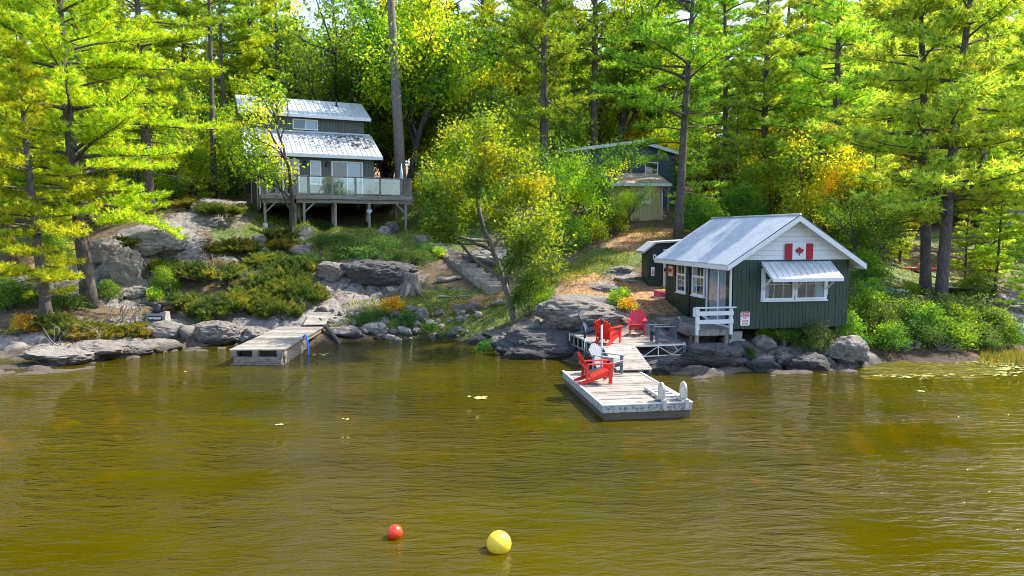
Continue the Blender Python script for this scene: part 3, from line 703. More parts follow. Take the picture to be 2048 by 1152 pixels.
# ---------------------------------------------------------------- boathouse
BH = Vector((7.91, 25.0, 0)); BA = R(10.5)
def bw(x, y, z):
    c, s = math.cos(BA), math.sin(BA); return Vector((BH.x+x*c-y*s, BH.y+x*s+y*c, z))
def build_boathouse():
    W, L, z0, z1, zr = 4.6, 6.0, 1.35, 3.8, 5.36; rnd = random.Random(4)
    t = thing('boathouse', 'dark green board boathouse with a galvanised gable roof standing on the shore rocks', 'boathouse', BH, BA)
    m = MB(); m.b2((.03, .03, z0), (W-.03, L-.03, z1)); sl = (zr-.08-z1)/(W/2)
    m.prism([(.03, z1), (W-.03, z1), (W/2, z1+sl*(W/2-.03))], -(L-.1), (0, .06, 0), (1, 0, 0), (0, 0, 1))
    part('wall_core', m, 'green', t)
    m = MB(); x = 0
    while x < W-.01:
        w = min(rnd.choice([.125, .15, .15, .17]), W-x); d = rnd.uniform(.0, .008); m.b2((x+.006, -.028-d, z0-rnd.uniform(.02, .05)), (x+w-.006, .028, z1)); x += w
    part('front_boards', m, 'green', t)
    m = MB(); mr = MB(); y = .03
    while y < L-.01:
        w = min(rnd.choice([.125, .15, .17]), L-y); d = rnd.uniform(.0, .008); m.b2((-.02-d, y+.006, z0), (.028, y+w-.006, z1-.01)); mr.b2((W-.028, y+.006, z0), (W+.02+d, y+w-.006, z1-.01)); y += w
    part('side_boards', m, 'green', t); part('side_boards', mr, 'green', t)
    m = MB(); zz = z1; k = 0
    while zz < zr-.25:
        h = .168; a = (zz-z1)/sl; b = min((zz+h-.006-z1)/sl, W/2-.01)
        m.prism([(a-.16, zz), (W-a+.16, zz), (W-b+.16, zz+h-.006), (b-.16, zz+h-.006)], .045, (0, -.004, 0), (1, 0, 0), (0, 0, 1)); zz += h; k += 1
    part('gable_boards', m, 'clap', t)
    ov, yb, ye = .4, -.4, L+.35; ze = zr-(W/2+ov)*sl
    rf = None
    m = MB()
    for sgn in (-1, 1):
        n = int((ye-yb)/.0155); vs = []; xe = W/2+sgn*(W/2+ov+.03)
        for i in range(n+1):
            y = yb-.03+(ye-yb+.06)*i/n; dz = .024*math.sin(2*math.pi*y/.16)
            for kx in (0, .33, .66, 1): vs.append((W/2+(xe-W/2)*kx, y, zr+.035-sl*(W/2+ov+.03)*kx+dz+(.008 if kx < .5 else 0)))
        fs = [(i*4+j, i*4+j+1, i*4+j+5, i*4+j+4) if sgn > 0 else (i*4+j, i*4+j+4, i*4+j+5, i*4+j+1) for i in range(n) for j in range(3)]
        m.add(vs, fs, True)
    rf = part('roof', m, 'roof', t)
    m = MB(); m.prism([(-ov, ze-.05), (W/2, zr-.05), (W+ov, ze-.05), (W+ov, ze), (W/2, zr), (-ov, ze)], -(ye-yb-.04), (0, yb+.02, 0), (1, 0, 0), (0, 0, 1)); part('roof_deck', m, 'white_worn', rf)
    m = MB(); m.tube([(W/2, yb-.04, zr+.055), (W/2, ye+.03, zr+.055)], .05, 8); part('ridge_cap', m, 'roof', rf)
    for sgn in (-1, 1):
        m = MB(); x0 = W/2+sgn*(W/2+ov+.02)
        m.prism([(W/2, zr+.02), (x0, ze+.005), (x0, ze-.18), (W/2, zr-.175)], .03*sgn, (0, yb-(.03 if sgn < 0 else 0), 0), (1, 0, 0), (0, 0, 1)); part('rake_board', m, 'white', t)
        m = MB(); xx = W/2+sgn*(W/2+ov); m.b2((xx, yb+.01, ze-.17), (xx+sgn*.03, ye-.02, ze-.01)); part('fascia', m, 'white', t)
    # front windows under the awning
    gx = [(1.22, 1.08), (2.5, 1.08)]
    for x0, w in gx: sash(t, (x0, -.034, 2.42), (1, 0, 0), (0, 0, 1), (0, -1, 0), w, .98, 3, 2, curtain=[(0, .16)] if x0 < 2 else [(.72, 1)], sill=False)
    m = MB(); m.b2((1.06, -.16, 2.29), (3.7, -.03, 2.34)); m.b2((1.08, -.05, 2.342), (1.143, -.03, 3.5)); m.b2((3.657, -.05, 2.342), (3.72, -.03, 3.5)); part('window_sill', m, 'white', t)
    a = MB(); x0, x1 = 1.08, 3.78; n = 11
    for i in range(n):
        xa = x0+(x1-x0)*i/n; xb = x0+(x1-x0)*(i+1)/n-.008
        a.prism([(-.04, 3.74), (-.84, 3.17), (-.84, 3.14), (-.04, 3.7)], xb-xa, (xa, 0, 0), (0, 1, 0), (0, 0, 1))
        a.prism([(-.05, 3.755), (-.84, 3.192), (-.84, 3.171), (-.05, 3.735)], .022, (xb-.012, 0, 0), (0, 1, 0), (0, 0, 1))
    aw = part('awning', a, 'roof2', t)
    a = MB(); a.b2((x0-.02, -.875, 3.06), (x1+.02, -.843, 3.19))
    for xx in (x0-.02, x1): a.prism([(-.05, 3.76), (-.842, 3.195), (-.842, 3.07), (-.05, 3.62)], .02, (xx, 0, 0), (0, 1, 0), (0, 0, 1))
    part('awning_trim', a, 'white', aw)
    for xx in (1.13, 2.42, 3.68):
        a = MB(); a.beam((xx, -.06, 2.72), (xx, -.7, 3.19), .05, .06); a.b2((xx-.05, -.075, 2.5), (xx+.05, -.061, 3.3)); part('awning_bracket', a, 'white', aw)
    # long side facing the walkway
    nx = (-1, 0, 0); uy_ = (0, -1, 0)
    sash(t, (-.03, 3.13, 2.36), uy_, (0, 0, 1), nx, .96, 1.1, 3, 2, split=.62, curtain=[(0, .3)])
    sash(t, (-.03, 4.62, 2.36), uy_, (0, 0, 1), nx, .7, 1.08, 2, 3, split=.62)
    d = sash(t, (-.03, 1.86, 1.42), uy_, (0, 0, 1), nx, 1.78, 2.08, 2, 1, name='patio_door', curtain=[(.08, .47), (.53, .8)], fw=.07, sill=False)
    m = MB(); m.b2((-.075, .93, 1.43), (-.045, 1.01, 3.49)); part('door_stile', m, 'white', d)
    m = MB(); m.tube([(-.07, 3.5, z0), (-.07, 3.5, 3.62)], .035, 8); part('downpipe', m, 'pipe_brown', t)
    m = MB(); m.box((-.12, 2.05, 3.5), (.12, .1, .12)); m.tube([(-.14, 2.05, 3.5), (-.25, 1.98, 3.42)], [.05, .075], 10); m.tube([(-.14, 2.12, 3.5), (-.25, 2.22, 3.44)], [.05, .07], 10); part('flood_lamp', m, 'black', t)
    for (x, y) in ((.25, .3), (.3, 3), (W-.2, .25), (W-.3, 3), (W/2, .35)):
        g = bw(x, y, 0); b = gh(g.x, g.y)-.2; m = MB()
        if x < .28: m.b2((x-.22, y-.2, b), (x+.22, y+.25, z0-.14)); m.b2((x-.32, y-.28, b), (x+.3, y+.3, z0-.42)); part('pier', m, 'stone', t)
        else: m.tube([(x, y, b), (x, y, z0)], .045 if x > W-.3 else .09, 8); part('support_post', m, 'deckpost', t)
    flag('fabric flag with red bands and a maple leaf hung on the white gable', bw(2.5, -.1, 4.1), BA, 1.1, .58, .014)
    flag('small square painted flag plaque at the far end of the boathouse side wall', bw(-.06, 5.36, 3.12), BA-R(90), .84, .44, .001, 'flag_plaque', .4, 'plaque')
    # sign
    s = thing('warning_sign', 'white SLOW NO WAKE ZONE sign with a red heading on the green boards', 'sign', bw(.48, -.05, 1.69), BA)
    w, h, r = .36, .5, .04
    pl = [(sx*(w/2-r)+r*math.cos(a), sy*(h/2-r)+r*math.sin(a)) for sx, sy, a0 in ((1, 1, 0), (-1, 1, 90), (-1, -1, 180), (1, -1, 270)) for a in (R(a0), R(a0+45), R(a0+90))]
    m = MB(); m.prism(pl, .01, (0, 0, 0), (1, 0, 0), (0, 0, 1)); part('sign_plate', m, 'signwhite', s)
    m = MB(); m.b2((-.165, -.014, .08), (.165, -.0105, .235)); part('heading_panel', m, 'signred', s)
    for tx, z, sz, mt in (('SLOW', .157, .125, 'signwhite'), ('NO', .02, .09, 'signred'), ('WAKE', -.085, .09, 'signred'), ('ZONE', -.185, .09, 'signred')):
        me = text_mesh(tx, sz); o = part('lettering', me, mt, s); o.location = (0, -.0175 if z > .1 else -.0135, z); o.rotation_euler = (R(90), 0, 0)

def build_walkway():
    t = thing('boardwalk', 'raised grey plank walk along the green boathouse wall', 'boardwalk', BH, BA); zt = 1.35; rnd = random.Random(3)
    m = MB(); y = -.02
    while y < 6.6: m.b2((-1.42, y, zt-.04), (-.05, y+.135, zt-rnd.uniform(0, .006))); y += .142
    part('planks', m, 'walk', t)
    m = MB(); m.b2((-1.46, -.06, zt-.24), (-.04, -.025, zt-.045)); m.b2((-1.46, -.02, zt-.24), (-1.424, 6.6, zt-.03)); m.b2((-.7, 0, zt-.22), (-.66, 6.6, zt-.05)); part('rim', m, 'deckpost', t)
    for x, y in ((-1.34, .02), (-.2, .02), (-1.34, 3.1), (-1.34, 5.8)):
        g = bw(x, y, 0); m = MB(); m.b2((x-.06, y-.06, gh(g.x, g.y)-.25), (x+.06, y+.06, zt-.046)); part('leg', m, 'deckpost', t)
    r = thing('porch_railing', 'white board railing at the lake end of the boathouse walk', 'railing', BH, BA)
    for x in (-1.4, -.1): 
        m = MB(); m.b2((x-.05, -.16, zt-.2), (x+.05, -.064, zt+.75)); part('post', m, 'white_worn', r)
    m = MB(); m.b2((-1.5, -.085, zt+.45), (-1.42, .02, zt+.77)); m.b2((-1.36, -.062, zt-.02), (-1.27, .02, zt+.75)); part('post', m, 'white_worn', r)
    for z, h in ((zt+.5, .15), (zt+.2, .15)):
        m = MB(); m.b2((-1.46, -.19, z), (-.04, -.163, z+h)); part('rail', m, 'white_worn', r)
    m = MB(); m.b2((-1.48, -.21, zt+.755), (.06, -.07, zt+.795)); part('cap_rail', m, 'white_worn', r)
    m = MB(); m.beam((-1.3, .08, zt+.62), (-.35, .75, zt+.1), .03, .1); part('brace', m, 'white_worn', r)
    # low step
    p, q = at_z(1379, 666, 1.13), at_z(1338, 652, 1.13); d = (q-p); L = d.length; rz = math.atan2(d.y, d.x)
    b = thing('step_bench', 'low plank step between the platform and the boathouse walk', 'step', (p.x, p.y, 0), rz)
    m = MB()
    for k in range(3): m.b2((0, -.01-.15*k, 1.09), (L+.2, -.15-.15*k, 1.13))
    part('treads', m, 'deckwood', b)
    m = MB(); m.b2((.02, -.4, 1.0), (L+.15, -.36, 1.088)); m.b2((.02, -.06, 1.0), (L+.15, -.02, 1.088)); m.b2((-.005, -.4, 1.0), (.018, -.02, 1.088)); part('apron', m, 'deckwood', b)
    for x, y in ((.1, -.3), (.1, -.1), (L, -.3)):
        w = b.matrix_basis @ Vector((x, y, 0)); m = MB(); m.b2((x-.045, y-.045, gh(w.x, w.y)-.2), (x+.045, y+.045, .998)); part('leg', m, 'deckpost', b)

PF = Vector((3.05, 23.6, 0)); PA = R(14)
def pw(x, y, z):
    c, s = math.cos(PA), math.sin(PA); return Vector((PF.x+x*c-y*s, PF.y+x*s+y*c, z))
def build_platform():
    zt = .9; W, L = 3.15, 3.35; rnd = random.Random(8)
    t = thing('dock_platform', 'square plank platform on a steel truss frame beside the boathouse', 'dock', PF, PA)
    m = MB(); y = .03
    while y < L-.1: m.b2((.03, y, zt-.035), (W-.03, y+.128, zt-rnd.uniform(0, .012))); y += .14
    part('planks', m, 'dock', t)
    def truss(p, q, n, h, diag):
        f = MB(); p, q = Vector(p), Vector(q); dz = Vector((0, 0, -h)); f.beam(p, q, .045, .05); f.beam(p+dz, q+dz, .035, .04)
        for i in range(n+1):
            a = p.lerp(q, i/n); f.beam(a-Vector((0, 0, .026)), a+dz+Vector((0, 0, .021)), .03, .03, (1, 0, 0))
            if diag and i < n:
                b = p.lerp(q, (i+1)/n); mid = (a+b)/2
                f.beam(a-Vector((0, 0, .03)), mid+dz+Vector((0, 0, .022)), .024, .024); f.beam(mid+dz+Vector((0, 0, .022)), b-Vector((0, 0, .03)), .024, .024)
        return f
    part('truss', truss((0, 0, zt-.03), (W, 0, zt-.03), 3, .36, True), 'steel', t)
    part('truss', truss((0, .05, zt-.03), (0, L, zt-.03), 7, .36, False), 'steel', t)
    part('truss', truss((W, .05, zt-.03), (W, L, zt-.03), 3, .36, True), 'steel', t)
    part('truss', truss((.05, L, zt-.03), (W-.05, L, zt-.03), 3, .36, False), 'steel', t)
    for x, y in ((-.04, .3), (1.15, -.04), (W+.04, .2), (-.04, L-.1), (W+.04, L-.2)):
        g = pw(x, y, 0); m = MB(); m.tube([(x, y, min(.2, gh(g.x, g.y))-.25), (x, y, zt+.02)], .028, 10); part('leg', m, 'steel', t)
    p = thing('mooring_post', 'slim white pole with a black cap at the platform corner', 'post', pw(-.02, -.05, 0))
    m = MB(); m.tube([(0, 0, .15), (0, 0, 1.68)], .034, 12); part('pole', m, 'white', p)
    m = MB(); m.tube([(0, 0, 1.68), (0, 0, 1.84), (0, 0, 1.87)], [.04, .04, .02], 12); part('cap', m, 'black', p)
    p = thing('mooring_post', 'short black pipe post on the left edge of the truss platform', 'post', pw(-.06, 1.5, 0))
    m = MB(); m.tube([(0, 0, .3), (0, 0, 1.0)], .03, 10); part('pole', m, 'steel', p)
    m = MB(); m.tube([(0, 0, 1.0), (0, 0, 1.3)], [.045, .04], 10); part('cap', m, 'black', p)
    # ramp
    a, b = Vector((3.68, 23.62, .87)), Vector((3.86, 21.72, .49)); d = b-a; L = d.length
    r = thing('gangway', 'sloping plank gangway linking the platform to the floating dock', 'gangway', a)
    r.rotation_mode = 'QUATERNION'; y = -d.normalized(); x = y.cross(Vector((0, 0, 1))).normalized(); z = x.cross(y)
    r.rotation_quaternion = Matrix((x, y, z)).transposed().to_quaternion()
    m = MB(); k = 0
    while k < L-.05: m.b2((-.57, -k-.13, -.035), (.57, -k, -rnd.uniform(0, .008))); k += .138
    part('planks', m, 'dock', r)
    m = MB()
    for xx in (-.55, .5): m.b2((xx, -L+.05, -.14), (xx+.05, 0, -.037))
    part('stringer', m, 'dock_rim', r)
    m = MB(); m.b2((-.56, .0, -.05), (.56, .2, -.01)); part('hinge_plate', m, 'steel', r)

FL = Vector((2.31, 17.5, 0)); FA = R(9)
def fw_(x, y, z):
    c, s = math.cos(FA), math.sin(FA); return Vector((FL.x+x*c-y*s, FL.y+x*s+y*c, z))
def build_float():
    W, L, zt = 2.4, 4.5, .4; rnd = random.Random(9)
    t = thing('floating_dock', 'weathered plank floating dock with a peeling white rim', 'dock', FL, FA)
    m = MB(); y = .07
    while y < L-.15: m.b2((.06, y, zt-.035), (W-.06, y+.129, zt-rnd.uniform(.0, .012))); y += .14
    part('planks', m, 'dock', t)
    m = MB(); h = .2
    m.b2((0, 0, zt-h), (W, .045, zt-.012)); m.b2((0, L-.045, zt-h), (W, L, zt-.012)); m.b2((0, .046, zt-h), (.045, L-.046, zt-.012)); m.b2((W-.045, .046, zt-h), (W, L-.046, zt-.012)); part('rim', m, 'dock_rim', t)
    m = MB(); m.b2((-.012, -.012, zt-.011), (W+.012, .06, zt+.014)); m.b2((-.012, .061, zt-.011), (.055, L, zt+.014)); m.b2((W-.055, .061, zt-.011), (W+.012, L, zt+.014)); part('edge_strip', m, 'white_worn', t)
    m = MB(); m.b2((.05, .04, -.2), (W-.05, L-.04, zt-h-.003)); part('float_body', m, 'dock_low', t)
    # swim ladder folded on the deck
    l = thing('swim_ladder', 'white flip up swim ladder with two arched handles on the floating dock', 'ladder', fw_(0, 0, zt), FA)
    for x in (1.6, 2.2):
        m = MB(); out = []; inn = []; n = 14
        for i in range(n+1):
            a = math.pi*i/n; out.append((.17-.2*math.cos(a), .3+.2*math.sin(a))); inn.append((.17-.13*math.cos(a), .3+.13*math.sin(a)))
        out = [(-.03, .0)]+out+[(.37, .0)]; inn = [(.04, .0)]+inn+[(.3, .0)]
        for i in range(len(out)-1): m.prism([out[i], out[i+1], inn[i+1], inn[i]], .05, (x, 0, .01), (0, 1, 0), (0, 0, 1))
        for z in (.06, .14, .22, .3):
            m.b2((x+.008, .04, z), (x+.042, .3, z+.035))
        m.b2((x+.012, .09, .02), (x+.038, .14, .42)); m.b2((x+.012, .2, .02), (x+.038, .25, .42))
        m.b2((x-.02, -.09, -.14), (x+.07, .06, .1)); part('handle', m, 'plastic', l)
    m = MB()
    for x in (1.66, 2.14): m.b2((x-.03, .12, .03), (x+.03, 1.5, .1))
    part('side_rail', m, 'plastic', l)
    for k in range(4): 
        m = MB(); m.b2((1.695, .42+.3*k, .035), (2.105, .57+.3*k, .085)); part('rung', m, 'plastic', l)
    m = MB(); m.b2((1.5, .3, .005), (2.32, .36, .032)); part('hinge_bar', m, 'steel', l)

# ---------------------------------------------------------------- chairs
def make_chair(name, label, mat):
    t = thing(name, label, 'chair', (0, 0, 0), 0, 'adirondack chairs on the docks')
    def seat_z(y): return .36-.22*(y+.36)/.62 if y < .26 else .14
    m = MB()
    for k in range(6):
        y = -.4+.108*k; m.box((0, y, seat_z(y)+.02), (.52, .095, .022), Matrix.Rotation(R(-19 if k else -55), 3, 'X'))
    part('seat', m, mat, t)
    m = MB(); th = R(24); n = 7
    for i in range(n):
        f = (i-(n-1)/2)/((n-1)/2); top = .8-.13*f*f; w0, w1 = .066, .088
        c0 = f*.21; c1 = f*.285
        def pt(c, s, w): return (c+w, s)
        poly = [(c0-w0/2, 0), (c0+w0/2, 0), (c1+w1/2, top-.015), (c1+w1/4, top+.012), (c1-w1/4, top+.012), (c1-w1/2, top-.015)]
        m.prism([(a, b) for a, b in poly], .022, (0, .2, .15), (1, 0, 0), (0, math.sin(th), math.cos(th)))
    part('backrest', m, mat, t)
    m = MB()
    for s, w in ((.14, .5), (.46, .62)):
        m.box((0, .2+s*math.sin(th)+.035, .15+s*math.cos(th)-.015), (w, .025, .07), Matrix.Rotation(-th, 3, 'X'))
    part('back_brace', m, mat, t)
    for sx in (-1, 1):
        x = sx*.285; m = MB()
        m.prism([(-.47, -.07), (-.42, -.085), (.28, -.03), (.34, -.03), (.34, .035), (.28, .045), (-.3, .09), (-.42, .09), (-.47, .06)], -.025*sx, (x, 0, .57 if sx > 0 else .57), (0, 1, 0), (sx, 0, 0))
        part('armrest', m, mat, t)
        m = MB(); m.b2((x-.014, -.42, 0), (x+.014, -.31, .568)); m.beam((x+sx*.04, -.365, .565), (x+sx*.016, -.365, .4), .09, .02, (1, 0, 0))
        part('front_leg', m, mat, t)
        m = MB(); x2 = sx*.255
        m.prism([(-.45, .27), (-.43, .36), (-.36, .385), (.3, .15), (.58, .05), (.6, 0), (.44, 0), (.2, .06)], .026, (x2-.013, 0, 0), (0, 1, 0), (0, 0, 1)); part('back_leg', m, mat, t)
        m = MB(); m.beam((sx*.27, .33, .1), (sx*.27, .3, .555), .07, .026, (1, 0, 0)); part('arm_support', m, mat, t)
    return t
def build_chairs():
    spec = [('red wooden chair on the floating dock, facing right along the planks', 'red', at_z(1191, 764, .415), 99),
            ('weathered grey chair behind the red one, at the back corner of the floating dock', 'gchair', at_z(1213, 747, .41), 50),
            ('bright red chair seen from behind, next to the white pole on the platform', 'red', at_z(1216, 686, .905), 143),
            ('dark grey chair at the back left of the platform against the big boulder', 'charcoal', at_z(1186, 668, .905), 48),
            ('crimson chair facing the lake at the back of the platform', 'crimson', at_z(1274, 669, .905), -12),
            ('charcoal chair in side view beside the plank step, facing left', 'charcoal', at_z(1328, 684, .905), -82)]
    for label, mt, p, rz in spec:
        c = make_chair('adirondack_chair', label, mt); c.location = p; c.rotation_euler = (0, 0, R(rz))
# ---------------------------------------------------------------- cottage up the slope
CT = Vector((-15.7, 44, 0)); CA = R(24)
def cw_(x, y, z=0):
    c, s = math.cos(CA), math.sin(CA); return Vector((CT.x+x*c-y*s, CT.y+x*s+y*c, z))
def seam_roof(x0, x1, ya, za, yb, zb, step=.31, th=.05):
    """standing-seam sheet falling from (ya,za) to (yb,zb)"""
    m = MB(); n = int((x1-x0)/step); d = Vector((0, yb-ya, zb-za)); nr = Vector((0, -(zb-za), yb-ya)).normalized(); nr = nr if nr.z > 0 else -nr
    for i in range(n):
        a = x0+(x1-x0)*i/n; b = x0+(x1-x0)*(i+1)/n
        p = [Vector((a, ya, za)), Vector((b, ya, za)), Vector((b, yb, zb)), Vector((a, yb, zb))]
        m.add([q-nr*th for q in p]+p, [(0, 1, 2, 3), (7, 6, 5, 4), (0, 4, 5, 1), (1, 5, 6, 2), (2, 6, 7, 3), (3, 7, 4, 0)])
        m.beam(p[0]+nr*.016, p[3]+nr*.016, .022, .03)
    return m
def build_cottage():
    t = thing('cottage', 'grey two level cottage with pale steel roofs up the slope behind the trees', 'cottage', CT, CA)
    W = 7.13; zf = 6.95
    m = MB(); m.b2((.02, .02, zf), (W-.02, 7.4, 9.8)); m.prism([(.02, 9.8), (2.82, 11.35), (2.82, 12.6), (5.3, 13.85), (7.4, 12.8), (7.4, 9.8)], W-.04, (.02, 0, 0), (0, 1, 0), (0, 0, 1)); part('wall_core', m, 'dark', t)
    def vboards(x0, x1, y, z0, z1):
        b = MB(); x = x0
        while x < x1-.01: b.b2((x+.006, y-.025, z0), (min(x+.2, x1)-.006, y+.018, z1)); x += .2
        return b
    part('wall', vboards(0, W, 0, zf, 9.78), 'slate', t); part('wall', vboards(0, W, 2.8, 11.3, 12.62), 'slate', t)
    prof = [(0, 9.78), (2.8, 11.33), (2.81, 12.6), (5.3, 13.85), (7.4, 12.8)]
    def top(y):
        for (a, b), (c, d) in zip(prof, prof[1:]):
            if a <= y <= c: return b+(d-b)*(y-a)/max(1e-6, c-a)
        return 12.8
    for x in (-.03, W-.001):
        b = MB(); z = 6.2
        while z < 13.8:
            ys = [y for y in np.arange(0, 7.45, .05) if top(y) > z+.17]
            if ys: b.b2((x, min(ys), z), (x+.03, max(ys)+.04, z+.168))
            z += .175
        part('side_wall', b, 'brown', t)
    lo = part('lower_roof', seam_roof(-.85, W+.5, 2.82, 11.52, -.5, 9.72), 'roof2', t)
    m = MB(); m.b2((-.87, -.54, 9.52), (W+.52, -.5, 9.74)); part('fascia', m, 'white', lo)
    for x in (-.89, W+.5):
        m = MB(); m.prism([(2.82, 11.5), (-.5, 9.7), (-.5, 9.53), (2.82, 11.33)], .03, (x, 0, 0), (0, 1, 0), (0, 0, 1)); part('barge_board', m, 'white', lo)
    m = MB(); rl = random.Random(6)
    for _ in range(150):
        x = rl.gauss(6.6, .9) if rl.random() < .7 else rl.uniform(0, 7); y = rl.uniform(.6, 2.6); z = 9.72+(y+.5)*.5422+.045; a = rl.uniform(0, 6); s = rl.uniform(.04, .1)
        if x < 7.5: m.add([(x+s*math.cos(a+k*1.57), y+s*math.sin(a+k*1.57), z+s*math.sin(a+k*1.57)*.54) for k in range(4)], [(0, 1, 2, 3)])
    o = part('leaf_litter', m, 'pipe_brown', lo); o['kind'] = 'stuff'
    m = MB(); m.beam((-.8, 2.74, 11.53), (W+.4, 2.74, 11.53), .1, .1); part('flashing', m, 'roof', lo)
    up = part('upper_roof', seam_roof(-1.0, W+.4, 5.4, 14.12, 2.35, 12.62), 'roof2', t)
    part('back_slope', seam_roof(-1.0, W+.4, 5.41, 14.12, 7.9, 12.8), 'roof2', up)
    m = MB(); m.b2((-1.02, 2.31, 12.42), (W+.42, 2.35, 12.63)); part('fascia', m, 'white', up)
    for x in (-1.03, W+.4):
        m = MB(); m.prism([(5.4, 14.1), (2.35, 12.6), (2.35, 12.44), (5.4, 13.93)], .03, (x, 0, 0), (0, 1, 0), (0, 0, 1)); part('barge_board', m, 'white', up)
    m = MB(); m.tube([(5.6, 4.5, 13.5), (5.6, 4.5, 14.15)], .06, 10); m.tube([(5.6, 4.5, 13.66), (5.6, 4.5, 13.74)], [.16, .1], 10); part('vent_pipe', m, 'black', up)
    U, V, Nn = (1, 0, 0), (0, 0, 1), (0, -1, 0)
    for x, w in ((.45, 1.85), (4.46, 1.86)):
        d = sash(t, (x, -.03, 7.2), U, V, Nn, w, 2.1, 1, 1, name='patio_door', sill=False, fw=.085, curtain=[(.5, .95)] if x > 3 else None)
        m = MB(); m.b2((x+w/2-.045, -.095, 7.2), (x+w/2+.045, -.05, 9.3)); part('door_stile', m, 'white', d)
    wn = sash(t, (3.1, -.03, 7.95), U, V, Nn, .56, 1.34, 1, 1, back='blind'); m = MB(); 
    for z in (8.55, 8.98): m.b2((3.1, -.085, z), (3.66, -.05, z+.045))
    part('sash_bar', m, 'white', wn)
    wn = sash(t, (2.44, 2.77, 11.72), U, V, Nn, 1.5, .56, 1, 1, sill=False, fw=.07, curtain=[(.52, .98)]); m = MB(); m.b2((3.16, 2.7, 11.72), (3.22, 2.735, 12.28)); part('sash_bar', m, 'white', wn)
    for x in (2.72, 4.1):
        m = MB(); m.b2((x-.06, -.06, 9.02), (x+.06, -.028, 9.26)); m.tube([(x, -.15, 9.0), (x, -.15, 9.06), (x, -.15, 9.24), (x, -.15, 9.3)], [.1, .09, .08, .02], 10); part('wall_lamp', m, 'black', t)
    m = MB(); m.b2((-.06, 6.9, 6.3), (-.0, 7.45, 12.7)); part('corner_trim', m, 'white_worn', t); m = MB(); m.b2((-.05, -.03, 6.3), (.02, .03, 9.75)); part('corner_trim', m, 'white_worn', t)
    m = MB(); m.tube([(-.1, .7, 6.4), (-.1, .7, 9.6)], .045, 8); part('downpipe', m, 'white_worn', t)
    m = MB(); m.box((-.3, .6, 9.1), (.3, .18, .2)); m.tube([(-.3, .6, 9.1), (-.02, .7, 9.2)], .03, 6); part('satellite_box', m, 'white', t)
    for x, y in ((.3, 1), (2.4, 1), (4.6, 1), (6.9, 1), (.3, 4), (3, 4), (6.9, 4), (6.9, 7)):
        g = cw_(x, y); m = MB(); m.b2((x-.1, y-.1, gh(g.x, g.y)-.3), (x+.1, y+.1, zf)); part('pier', m, 'concrete', t)

